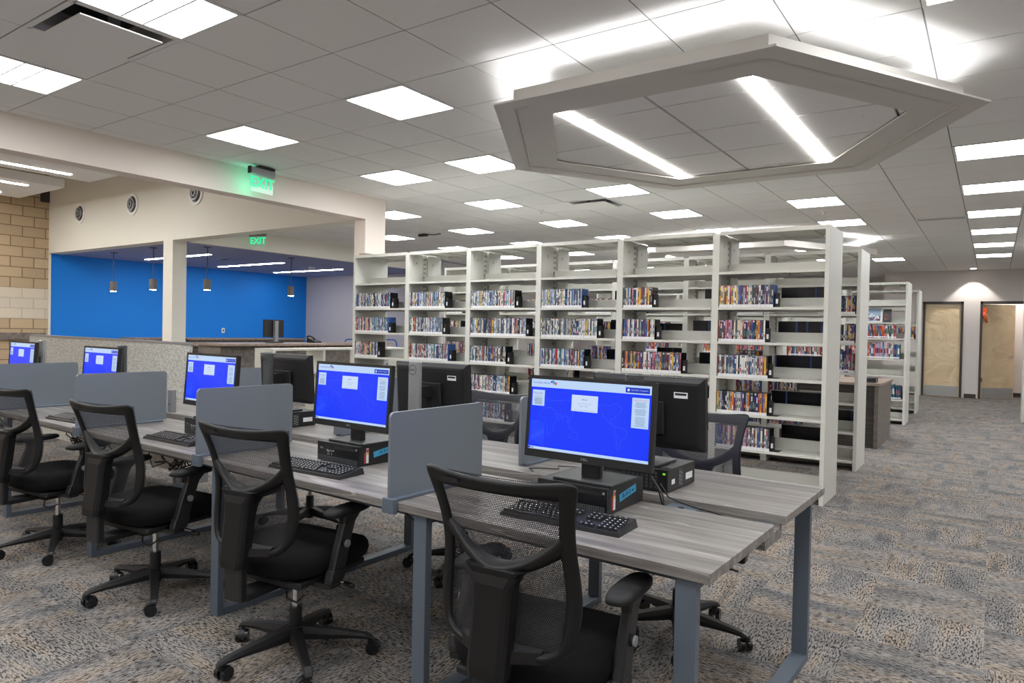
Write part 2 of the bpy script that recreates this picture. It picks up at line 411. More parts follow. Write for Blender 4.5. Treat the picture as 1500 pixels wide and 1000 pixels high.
door('door_1', -1.44, -.60, 0, KRAFT, 'closed door wrapped in tan protective paper')
door('door_2', -.27, .64, math.radians(38), KRAFT, 'tan door standing slightly open')
tag(MB().box(-.22, -.14, YB1-.06, YB1-.035, 2.02, 2.16, ORANGE).tube([(-.19, YB1-.05, 2.05), (-.18, YB1-.055, 1.95), (-.15, YB1-.05, 1.88), (-.13, YB1-.05, 1.8)], [.03, .035, .03, .012], ORANGE).obj('orange_rag'), 'orange cloth hanging on the frame of the half-open door', 'cloth')
# main-room left beam, its end post, header of the lobby
lb = MB()
lb.box(XB-.2, XB, -4.2, 6.15, 2.76, 4.5, PINKB)
lb.box(XB-.2, XB, 6.15, 6.5, 2.33, 4.5, PINKB); lb.box(XB-.2, XB-.115, 6.15, 6.5, 0, 2.33, PINKB)
struct(lb.obj('wall_left'))
hd = MB(); hd.box(-15.87, XB-.2, 6.15, 6.39, 2.76, 4.5, CREAM); hd.box(-11.44, -11.15, 6.15, 6.39, 0, 2.76, CREAM); hd.box(-15.87, -15.83, 6.15, 6.19, 0, 2.76, CREAM)
struct(hd.obj('wall_lobby'))
sbox('wall_masonry', -16.1, -15.85, -4.2, 6.15, 0, 4.5, BRICK)
sbox('trim_1', -15.85, -15.82, 5.99, 6.149, 3.79, 4.3, FRAMEBR)
sbox('trim_2', -15.85, -15.80, -4.2, 6.1, 1.0, 1.14, COUNTERW)
sbox('wall_blue', -16.1, -15.85, 6.19, 12.7, 0, 3.2, BLUE)
sbox('wall_grey', -16.1, -10.97, 12.6, 12.75, 0, 3.25, GREYW)
sbox('wall_side', -12.1, -12, 12.75, 21.6, 0, 3.25, TAUPE)
sc = MB(); sc.box(-15.85, -11.07, 6.39, 12.6, 2.76, 2.80, BOUNCECEIL); sc.box(-11.07, -10.97, 6.39, 12.6, 2.74, 3.2, CREAM)
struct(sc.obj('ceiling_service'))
sbox('ceiling_lobby', -16.1, XB, -4.2, 6.15, 4.5, 4.6, CEIL)

# ------------------------------------------------------------------ ceiling lights
def make_troffer():
    t = thing('ceiling_light', '', 'ceiling light')
    h = G/2-.003; fr = MB()
    for s_ in (-1, 1):
        fr.box(-h, h, s_*h, s_*(h-.022), -.006, .02, WHITEP); fr.box(s_*h, s_*(h-.022), -h+.02, h-.02, -.006, .02, WHITEP)
    fr.box(-h, h, -h, h, .025, .05, WHITEP)
    fr.box(-h, h, -.066, -.056, -.004, .02, TEE); fr.box(-h, h, .056, .066, -.004, .02, TEE)
    fr.obj('frame', t)
    d = MB(); k = h-.022
    for a, b in ((-k, -.066), (-.056, .056), (.066, k)): d.box(-k, k, a, b, -.001, .02, TROF)
    d.obj('diffuser', t)
    return t
tro = make_troffer(); first = True
cols_ = sorted(set(i for i, j in lights))
for (i, j) in sorted(lights):
    o = tro if first else copy_tree(tro); first = False
    o.location = (LX0+G*(i+.5), LY0+G*(j+.5), CZ)
    ci = {-6: 'first', -3: 'second', 0: 'third', 2: 'fourth', 3: 'fourth', 6: 'fifth', 9: 'sixth', 12: 'seventh'}[i]
    js = sorted(b for a, b in lights if (a in (2, 3)) == (i in (2, 3)) and (a == i or i in (2, 3)))
    tag(o, f'square white ceiling light, {ORD[js.index(j)+1]} from the near end of the {ci} row from the left', 'ceiling light', 'square ceiling lights')
o = copy_tree(tro); o.location = (.45, 20.6, 2.9); tag(o, 'added unseen light panel brightening the small room beyond the open door', 'ceiling light', 'square ceiling lights')  # extra panel added out of view to brighten the room behind the door
# air diffusers
def vent(i, j, slot, lab):
    t = thing('ceiling_vent', lab, 'vent', (LX0+G*(i+.5), LY0+G*(j+.5), CZ)); h = G/2-.004
    fr = MB()
    if slot:
        fr.box(-h, h, -h, h, .004, .03, CEIL)
        fr.box(-h, h, .12, h, -.004, .004, WHITEP)
        for k in range(2):
            for q in range(24): fr.box(-.27+q*.0235, -.26+q*.0235, .15+k*.07, .2+k*.07, -.006, -.004, BLKM)
        fr.obj('slotted_face', t)
    else:
        for s_ in (-1, 1):
            fr.box(-h, h, s_*h, s_*(h-.03), -.004, .02, WHITEP); fr.box(s_*h, s_*(h-.03), -h+.02, h-.02, -.004, .02, WHITEP)
        A = [(-h+.03, -h+.03), (h-.03, -h+.03), (h-.03, h-.03), (-h+.03, h-.03)]; B = [(x*.62, y*.62) for x, y in A]
        fr.add([(x, y, 0) for x, y in A]+[(x, y, .1) for x, y in B], [(0, 1, 5, 4), (1, 2, 6, 5), (2, 3, 7, 6), (3, 0, 4, 7)], SILV)
        fr.box(-.2, .2, -.2, .2, .1, .11, BLKM)
        fr.obj('frame', t)
        MB().box(-.225, .225, -.225, .225, -.03, -.022, WHITEP).obj('deflector_plate', t)
        for s_ in (-1, 1):
            br = MB(); br.box(s_*.12-.01, s_*.12+.01, -.03, .03, -.022, .1, SILV); br.obj('bracket', t)
vent(2, -1, False, 'square plaque air diffuser beside the nearest ceiling light, upper left')
vent(2, 9, False, 'square plaque air diffuser behind the hexagonal canopy')
vent(8, 14, True, 'slotted air grille in the ceiling above the right aisle')
# hexagonal canopies
def hexp(cx, cy, R): return [(cx+R*math.cos(a*pi/3), cy+R*math.sin(a*pi/3)) for a in range(6)]
def canopy(cx, cy, R, sx, half, lab):
    t = thing('hexagonal_canopy', lab, 'ceiling canopy', (cx, cy, 2.76), 0, None)
    def ring(mb, Ro, Ri, z0, z1, M):
        o, i_ = hexp(0, 0, Ro), hexp(0, 0, Ri)
        vs = [(x, y, z0) for x, y in o]+[(x, y, z0) for x, y in i_]+[(x, y, z1) for x, y in o]+[(x, y, z1) for x, y in i_]
        fs = []
        for k in range(6):
            j = (k+1) % 6
            fs += [(k, j, 6+j, 6+k), (12+k, 18+k, 18+j, 12+j), (k, 12+k, 12+j, j), (6+k, 6+j, 18+j, 18+k)]
        mb.add(vs, fs, M)
    a = MB(); ring(a, R, R-.155, 0, .012, CANOPYM); a.obj('flange', t)
    b = MB(); ring(b, R-.135, R-.150, .012, .118, CANOPYM); ring(b, R-.15, R-.42, .012, .022, CANOPYM); b.obj('rim', t)
    p = MB(); ring(p, R-.15, R-.165, -.0, .05, CANOPYM)
    poly = hexp(0, 0, R-.16)
    p.prism(poly, .045, .05, TEE)
    # ceiling tiles of the canopy, clipped to the hexagon
    def clip(pl):
        for k in range(6):
            (ax, ay), (bx, by) = poly[k], poly[(k+1) % 6]; out = []
            side = lambda q: (bx-ax)*(q[1]-ay)-(by-ay)*(q[0]-ax)
            for i_ in range(len(pl)):
                P_, Q_ = pl[i_], pl[(i_+1) % len(pl)]; sP, sQ = side(P_), side(Q_)
                if sP >= 0: out.append(P_)
                if (sP >= 0) != (sQ >= 0):
                    tt = sP/(sP-sQ); out.append((P_[0]+(Q_[0]-P_[0])*tt, P_[1]+(Q_[1]-P_[1])*tt))
            pl = out
            if len(pl) < 3: return None
        return pl
    ox = (LX0-cx) % G; oy = (LY0-cy) % G
    ox = sx
    for i_ in range(-8, 8):
        for j_ in range(-8, 8):
            x0 = ox+i_*G+.009; y0 = oy+j_*G+.007
            pl = clip([(x0, y0), (x0+G-.018, y0), (x0+G-.018, y0+G-.014), (x0, y0+G-.014)])
            if pl: p.prism(pl, .03, .045, CEIL)
    p.obj('tile_infill', t)
    for s_ in (-1, 1):
        l_ = MB().box(s_*sx-.045, s_*sx+.045, -half, half, .018, .03, STRIPM).obj('linear_light', t)
    c_ = MB(); ring(c_, R-.2, R-.215, .066, .078, COVEM); c_.obj('cove_light', t)
    s_h = MB(); ring(s_h, R-.235, R-.245, .022, .105, WHITEP); s_h.obj('added_cove_shield', t)  # unseen ring added to keep the cove light from spreading inward
    w_ = MB()
    for x, y in hexp(0, 0, R*.6): w_.cyl((x, y, .022), (x, y, .3), .002, SILV, n=6)
    w_.obj('hanger_wires', t)
    top = MB(); ring(top, R-.26, .02, .05, .06, WHITEP); top.obj('top_cover', t)
canopy(-1.727, 4.885, 1.68, .5865, 1.12, 'large hexagonal drop canopy with two linear lights above the desks')
canopy(-3.75, 13.0, 2.25, 1.13, 1.6, 'far hexagonal drop canopy glowing behind the shelving tops')
# small ceiling devices
for k, (x, y, lab) in enumerate([(-8.3, 9.1, 'small black camera on the ceiling above the left shelving')]):
    tag(MB().box(x-.09, x+.09, y-.03, y+.03, CZ-.05, CZ-.01, BLK).tube([(x+.09, y, CZ-.02), (x+.2, y+.05, CZ-.03), (x+.32, y+.1, CZ-.01)], .008, BLK).box(x-.01, x+.01, y-.01, y+.01, CZ-.02, CZ+.004, BLK).obj('ceiling_camera'), lab, 'camera')
for k, (x, y, lab) in enumerate([(-1.9, 9.9, 'white sprinkler head in front of the far canopy'), (-1.95, 14.9, 'white sprinkler head beside the far canopy tip'), (-1.75, 18.0, 'white sprinkler head near the back wall'), (-5.2, 8.1, 'white sprinkler head behind the large canopy, left')]):
    tag(MB().cyl((x, y, CZ+.005), (x, y, CZ-.012), .04, WHITEP).cyl((x, y, CZ-.012), (x, y, CZ-.05), .012, WHITEP).cyl((x, y, CZ-.05), (x, y, CZ-.055), .022, WHITEP).obj('sprinkler_head'), lab, 'sprinkler', 'sprinkler heads')
# downlight that washes the back wall over the doors
tag(MB().cyl((-.42, 19.35, CZ+.005), (-.42, 19.35, CZ-.008), .09, WHITEP).cyl((-.42, 19.35, CZ-.008), (-.42, 19.35, CZ-.01), .06, STRIPM).obj('recessed_downlight'), 'round recessed downlight washing the wall between the far doors', 'ceiling light')
sl = bpy.data.lights.new('wall_wash', 'SPOT'); sl.energy = 55; sl.spot_size = math.radians(84); sl.spot_blend = .35; sl.shadow_soft_size = .03; sl.color = (1, .96, .9)
so = bpy.data.objects.new('wall_wash', sl); col.objects.link(so); so.location = (-.42, 19.45, CZ-.03); so.rotation_euler = (math.radians(12), 0, 0)

# exit signs
def exit_sign(name, loc, rz, lab, hang):
    t = thing(name, lab, 'exit sign', loc, rz)
    W = .32
    MB().box(-.06, .13, -.05, .05, hang, hang+.02, BLK).obj('mount_plate', t)
    MB().box(-W/2, W/2, -.02, .02, hang-.07, hang, SILV).box(-W/2-.012, -W/2, -.022, .022, hang-.072, hang+.002, BLK).obj('housing', t)
    k = NT('edge_lit_acrylic') if 'edge_lit_acrylic' not in MATS else None
    if k:
        tr = k.n('ShaderNodeBsdfTransparent'); mx = k.n('ShaderNodeMixShader'); mx.inputs[0].default_value = .25
        k.b.inputs['Base Color'].default_value = (.5, .9, .7, 1); k.b.inputs['Roughness'].default_value = .1
        k.b.inputs['Emission Color'].default_value = (*lin(120, 235, 190), 1); k.b.inputs['Emission Strength'].default_value = .15
        k.l(tr.outputs[0], mx.inputs[1]); k.l(k.b.outputs[0], mx.inputs[2]); k.l(mx.outputs[0], k.nt.nodes['Material Output'].inputs[0])
    MB().box(-W/2+.01, W/2-.01, -.003, .003, hang-.25, hang-.07, MATS['edge_lit_acrylic']).obj('acrylic_panel', t)
    e = MB(); T = Matrix.Translation((0, -.006, hang-.155)) @ Matrix.Rotation(pi/2, 4, 'X')
    text(e, 'EXIT', .16, GREENE, T, ext=.002); e.obj('lettering', t, 'glowing green EXIT letters')
    return t
exit_sign('exit_sign', (-6.40, 4.49, 2.97), math.radians(97), 'green EXIT sign under the ceiling beside the long beam', .06)
exit_sign('exit_sign', (-10.78, 7.5, 2.985), math.radians(20), 'small green EXIT sign beyond the lobby header', .05)
pl_ = bpy.data.lights.new('exit_glow', 'POINT'); pl_.energy = .7; pl_.color = (.05, 1, .55); pl_.shadow_soft_size = .08
po = bpy.data.objects.new('exit_glow', pl_); col.objects.link(po); po.location = (-6.47, 4.42, 2.86)

# ------------------------------------------------------------------ lobby
def round_vent(x, lab):
    t = thing('round_wall_vent', lab, 'vent', (x, 6.15, 3.46), 0, 'round wall vents')
    v = MB()
    for r0_, r1_, y0_, y1_, M_ in ((.19, .145, -.02, -.0, WHITEP), (.145, .135, -.02, .0, SILV), (.115, .085, -.05, -.02, SILV), (.06, .03, -.06, -.03, SILV)):
        n = 32; vs = []; fs = []
        for k in range(n):
            a = 2*pi*k/n; c_, s_ = math.cos(a), math.sin(a)
            vs += [(r0_*c_, y1_, r0_*s_), (r0_*c_, y0_, r0_*s_), (r1_*c_, y0_, r1_*s_), (r1_*c_, y1_, r1_*s_)]
            j = (k+1) % n
            fs += [(k*4+q, k*4+(q+1) % 4, j*4+(q+1) % 4, j*4+q) for q in range(4)]
        v.add(vs, fs, M_, False)
    v.box(-.14, .14, -.03, -.02, -.012, .012, SILV); v.box(-.012, .012, -.03, -.02, -.14, .14, SILV)
    v.obj('rings', t); MB().cyl((0, -.002, 0), (0, -.0005, 0), .145, DGREY, n=32).obj('throat', t)
for x, l_ in ((-14.46, 'leftmost round vent on the cream lobby wall'), (-12.47, 'middle round vent on the cream lobby wall'), (-10.47, 'rightmost round vent, partly behind the beam')): round_vent(x, l_)
def cloud(x0, x1, lab):
    t = thing('ceiling_cloud', lab, 'ceiling panel', ((x0+x1)/2, 0, 3.67), 0, 'hanging lobby ceiling panels'); hx = (x1-x0)/2
    MB().box(-hx, hx, -4.1, 5.33, 0, .15, WHITEP).obj('panel', t)
    for s_ in (-1, 1):
        for y0_ in (-2.5, 1.7): MB().box(s_*(hx-.36)-.04, s_*(hx-.36)+.04, y0_, y0_+3.2, -.006, 0, CLOUDL).obj('linear_light', t)
    w_ = MB()
    for y in (-3, 1, 5): w_.cyl((-hx+.2, y, .15), (-hx+.2, y, .83), .003, SILV, n=6).cyl((hx-.2, y, .15), (hx-.2, y, .83), .003, SILV, n=6)
    w_.obj('hanger_wires', t)
cloud(-12.23, -10.35, 'white hanging ceiling panel nearest the beam'); cloud(-15.01, -13.13, 'white hanging ceiling panel over the masonry wall')
def pendant():
    t = thing('pendant_light', '', 'pendant lamp')
    MB().cyl((0, 0, .762), (0, 0, .777), .065, DGREY).obj('ceiling_plate', t)
    MB().cyl((0, 0, .2), (0, 0, .762), .009, DGREY, n=8).obj('stem', t)
    MB().cyl((0, 0, .01), (0, 0, .2), .062, mat('pendant_grey', lin(112, 108, 106), .5), n=24).obj('lamp_shade', t)
    MB().cyl((0, 0, .004), (0, 0, .01), .052, BLUEL, n=24).obj('bulb', t)
    return t
pn = pendant()
for k, (x, y, l_) in enumerate([(-14.27, 6.68, 'grey cylinder pendant lamp, leftmost of four before the blue wall'), (-12.62, 6.6, 'grey cylinder pendant lamp just left of the white column'), (-11.54, 7.0, 'grey cylinder pendant lamp just right of the white column'), (-11.69, 8.91, 'grey cylinder pendant lamp, rightmost of four before the blue wall')]):
    o = pn if k == 0 else copy_tree(pn); o.location = (x, y, 1.985); tag(o, l_, 'pendant lamp', 'pendant lamps over the service desk')
for k, (x0, x1, y, l_) in enumerate([(-15.1, -12.7, 7.75, 'slim linear ceiling light nearest the lobby, behind the column'), (-15.15, -12.75, 9.5, 'middle slim linear light in the blue room ceiling'), (-15.3, -12.75, 11.15, 'farthest slim linear light in the blue room ceiling')]):
    tag(MB().box(x0, x1, y-.04, y+.04, 2.752, 2.76, BLUEL).obj('linear_ceiling_light'), l_, 'ceiling light', 'linear lights in the blue room')
tag(MB().box(-13.6, -13.0, 8.35, 8.6, 2.754, 2.76, BOUNCECEIL).box(-13.4, -13.2, 8.4, 8.5, 2.75, 2.754, BLKM).obj('air_grille'), 'thin air grille in the blue room ceiling', 'vent')
tag(MB().cyl((-12.9, 10.4, 2.76), (-12.9, 10.4, 2.72), .07, WHITEP).obj('smoke_detector'), 'small white smoke detector in the blue room ceiling', 'smoke detector')
# service counter
t = thing('service_counter', 'long grey wood service counter with brown top in front of the blue wall', 'counter', (0, 0, 0))
MB().box(-11.1, -10.12, 6.45, 10.2, 1.035, 1.07, COUNTERT).obj('countertop', t)
MB().box(-10.95, -10.3, 6.5, 10.1, 0, 1.035, COUNTERW).obj('front_panel', t)
MB().box(-14.6, -11.6, 6.42, 6.95, 0, .98, COUNTERW).box(-14.7, -11.55, 6.41, 7.0, .98, 1.01, COUNTERT).obj('side_run', t)
t = thing('back_counter', 'low wood back counter along the blue wall', 'counter', (0, 0, 0))
MB().box(-15.8, -15.2, 7.6, 12.0, 0, 1.02, COUNTERW).obj('cabinet', t); MB().box(-15.84, -15.15, 7.55, 12.05, 1.02, 1.06, COUNTERT).obj('countertop', t)
# low white shelving in front of the counter
t = thing('low_shelving', 'low off-white metal shelving unit in front of the service counter', 'shelving', (0, 0, 0))
MB().box(-8.2, -7.8, 5.68, 5.72, 0, 1.07, SHELFM).obj('end_panel', t)
MB().box(-8.2, -7.8, 8.2, 8.24, 0, 1.07, SHELFM).obj('end_panel', t)
MB().box(-8.2, -7.8, 5.72, 8.2, 1.045, 1.07, SHELFM).obj('top_panel', t)
MB().box(-8.19, -8.17, 5.72, 8.2, .0, .2, SHELFM).obj('back_stop', t)
for y in (6.54, 7.37): MB().box(-8.18, -7.81, y-.02, y+.02, 0, 1.045, SHELFM).obj('upright', t)
for z in (.08, .4, .72): MB().box(-8.18, -7.81, 5.72, 8.2, z, z+.02, SHELFM).obj('shelf', t)
# things on the counters
def mini_monitor(x, y, z, rz, lab):
    t = thing('computer_monitor', lab, 'monitor', (x, y, z), rz)
    MB().box(-.25, .25, -.02, .02, .1, .42, BLK, ch=.01).obj('panel', t)
    MB().box(-.04, .04, -.08, -.03, .02, .4, SILV).obj('stand_column', t)
    MB().box(-.12, .12, -.14, .08, 0, .015, BLK).obj('stand_base', t)
mini_monitor(-10.85, 7.9, 1.071, math.radians(100), 'black monitor seen from behind on the service counter')
mini_monitor(-12.25, 6.72, 1.011, math.radians(140), 'small dark monitor on the counter left of the column')
def phone(x, y, z, rz, lab):
    t = thing('desk_phone', lab, 'telephone', (x, y, z), rz)
    MB().add([(-.1, -.1, 0), (.1, -.1, 0), (.1, .1, 0), (-.1, .1, 0), (-.1, -.1, .02), (.1, -.1, .02), (.1, .1, .1), (-.1, .1, .1)], [(3, 2, 1, 0), (4, 5, 6, 7), (0, 1, 5, 4), (1, 2, 6, 5), (2, 3, 7, 6), (3, 0, 4, 7)], BLK).obj('phone_base', t)
    MB().tube([(-.09, -.08, .06), (-.09, -.04, .1), (-.09, .04, .13), (-.09, .1, .11)], [.022, .014, .014, .022], BLK).obj('handset', t)
phone(-10.75, 8.75, 1.071, 1.8, 'black desk phone on the counter right of the monitor')
phone(-11.8, 6.75, 1.011, 2.4, 'black desk phone on the counter left of the column')
# book carts with arched blue rails
for k, (x, y, l_) in enumerate([(-11.55, 10.75, 'blue tube book cart, left of two by the grey wall'), (-11.25, 11.65, 'blue tube book cart, right of two by the grey wall')]):
    t = thing('book_cart', l_, 'book cart', (x, y, 0), 0, 'blue book carts')
    for s_ in (-1, 1):
        pts = [(-.2, s_*.35, .12)]+[(-.2, s_*.35, 1.02)]+[(-.2+.1*(1-math.cos(a)), s_*.35, 1.02+.1*math.sin(a)) for a in (.5, 1, 1.5)]+[(.2-.1*(1-math.cos(a)), s_*.35, 1.02+.1*math.sin(a)) for a in (1.5, 1, .5)]+[(.2, s_*.35, 1.02), (.2, s_*.35, .12)]
        MB().tube(pts, .014, CARTB).obj('end_rail', t)
    for z in (.2, .55, .9): MB().box(-.2, .2, -.35, .35, z, z+.02, CARTB).obj('shelf', t)
    wv = MB()
    for a in (-1, 1):
        for b in (-1, 1): wv.cyl((a*.2-.012, b*.35, .06), (a*.2+.012, b*.35, .06), .06, BLK)
    wv.obj('casters', t)
tag(MB().box(-15.85, -15.838, 10.02, 10.1, 1.18, 1.3, WHITEP).box(-15.838, -15.834, 10.045, 10.075, 1.21, 1.27, DGREY).obj('wall_outlet'), 'white outlet plate on the blue wall above the counter', 'wall plate')
tag(MB().box(-15.85, -15.83, 8.72, 8.84, 1.7, 1.86, WHITEP).obj('thermostat'), 'white thermostat on the blue wall beside the column', 'thermostat')

# textured partition
t = thing('fabric_partition', 'textured grey fabric partition standing behind the far desks', 'partition', (-5.53, 3.17, 0), math.radians(-2.4))
MB().box(-3.5, -.0, 0, .06, .12, 1.2, CUBI).obj('panel', t)
MB().box(-3.51, .008, -.004, .064, 1.2, 1.22, SILV).box(-3.51, -3.5, -.004, .064, .1, 1.22, SILV).obj('trim', t)
MB().box(-3.4, -3.34, -.2, .26, 0, .12, SILV).box(-.14, -.08, -.02, .26, 0, .12, SILV).obj('feet', t)

exec_parts = []
# ------------------------------------------------------------------ desks
DX, DY, DR = -.598, 1.795, -.022
def D(x, y, z=0):
    c, s = math.cos(DR), math.sin(DR)
    return (DX+x*c-y*s, DY+x*s+y*c, z)
LEN = 6.56
DIVX = [-1.195, -2.50, -3.82, -5.14]
desk = thing('computer_desk', 'long double-sided computer desk with grey wood tops and slate steel legs', 'desk', D(0, 0), DR)
MB().box(-LEN, 0, 0, .605, .709, .74, DESKWOOD, ch=.0028).obj('front_worktop', desk)
MB().box(-LEN, 0, .75, 1.355, .709, .74, DESKWOOD, ch=.0028).obj('back_worktop', desk)
MB().box(-LEN+.05, -.022, .575, .78, .655, .6935, DESKWOOD).box(-LEN+.05, -.022, .575, .604, .6936, .7085, DESKWOOD).box(-LEN+.05, -.022, .751, .78, .6936, .7085, DESKWOOD).obj('joining_panel', desk)
MB().box(-LEN+.06, -.075, .10, .13, .665, .7085, STEEL).box(-LEN+.06, -.075, 1.225, 1.255, .665, .7085, STEEL).obj('rail', desk)
for x in (-.105, -1.10, -2.42, -3.74, -5.06, -6.4):
    fm = MB()
    fm.box(x, x+.062, .02, .052, 0, .705, STEEL, ch=.002); fm.box(x, x+.062, 1.303, 1.335, 0, .705, STEEL, ch=.002)
    fm.box(x, x+.062, .052, 1.303, 0, .032, STEEL, ch=.002); fm.box(x, x+.062, .052, 1.303, .677, .705, STEEL, ch=.002)
    fm.obj('leg_frame', desk)
MB().box(-.42, -.30, .622, .735, .6936, .722, STEEL, ch=.003).cyl((-.36, .68, .722), (-.36, .68, .724), .012, BLK).obj('cable_box_cover', desk)
tr_ = MB()
for a in (-1.0, -2.3, -3.6, -4.9): tr_.box(a-.6, a+.55, .53, .83, .56, .565, BLKM).box(a-.6, a+.55, .53, .535, .565, .60, BLKM).box(a-.6, a+.55, .825, .83, .565, .6, BLKM)
tr_.box(-LEN+.1, -.2, .60, .62, .565, .66, BLKM)
tr_.obj('cable_tray', desk)
# cable bundle
for k, (x, l_) in enumerate([(-3.55, 'tangle of black cables hanging under the desk behind the third chair'), (-4.75, 'tangle of black cables hanging under the desk near the far left chair')]):
    b_ = MB(); rr = random.Random(k)
    for q in range(9):
        pts = []; a0 = rr.uniform(-.2, .2); w0 = rr.uniform(.06, .2)
        for s in range(9):
            u = s/8; pts.append(D(x+a0+w0*(u-.5)*2, .45+.06*rr.uniform(-1, 1), .64-.18*math.sin(pi*u)*rr.uniform(.7, 1.1)))
        b_.tube(pts, .004, BLK, n=5)
    tag(b_.obj('cable_bundle'), l_, 'cables')
b_ = MB().tube([D(-1.19+.02*q, .05+.012*q, .705-.05*math.sin(q/6*pi)) for q in range(7)], .003, BLK, n=5)
tag(b_.obj('cable_loop'), 'short black cable loop under the desk edge by the nearest divider', 'cable')

# privacy dividers
def make_div():
    t = thing('desk_divider', '', 'desk divider')
    R = .02; p = []
    Y0, Y1, Z0, Z1 = -.045, .49, .012, .325
    p = [(Y0, Z0), (Y1, Z0)]+[(Y1-R+R*math.cos(a), Z1-R+R*math.sin(a)) for a in (0, .4, .8, 1.2, pi/2)]+[(Y0+R+R*math.cos(a), Z1-R+R*math.sin(a)) for a in (pi/2, 2, 2.4, 2.8, pi)]
    T = Matrix(((0, 0, 1, 0), (1, 0, 0, 0), (0, 1, 0, 0), (0, 0, 0, 1)))
    MB().prism(p, -.006, .006, DIVM, T).obj('panel', t)
    MB().box(-.022, .028, -.04, .46, .0003, .013, STEEL, ch=.003).box(-.028, .034, -.052, -.0303, -.042, .013, STEEL, ch=.003).obj('clamp_foot', t)
    return t
dv = make_div(); nd = 0
flabs = ['grey desk divider between the nearest and second front stations', 'grey desk divider between the second and third front stations', 'grey desk divider between the third and fourth front stations', 'leftmost grey desk divider of the front row']
blabs = ['grey desk divider on the back side behind the nearest monitor', 'grey desk divider on the back side behind the second front divider', 'grey desk divider on the back side right of the textured partition', 'grey desk divider on the back side, farthest left']
for k, x in enumerate(DIVX):
    o = dv if nd == 0 else copy_tree(dv); nd += 1
    o.location = D(x, .0305, .74); o.rotation_euler = (0, 0, DR); tag(o, flabs[k], 'desk divider', 'front row desk dividers')
for k, x in enumerate([-1.215, -2.53, -3.85]):
    o = copy_tree(dv); o.location = D(x, 1.355-.0305, .74); o.rotation_euler = (0, 0, DR+pi); tag(o, blabs[k], 'desk divider', 'back row desk dividers')

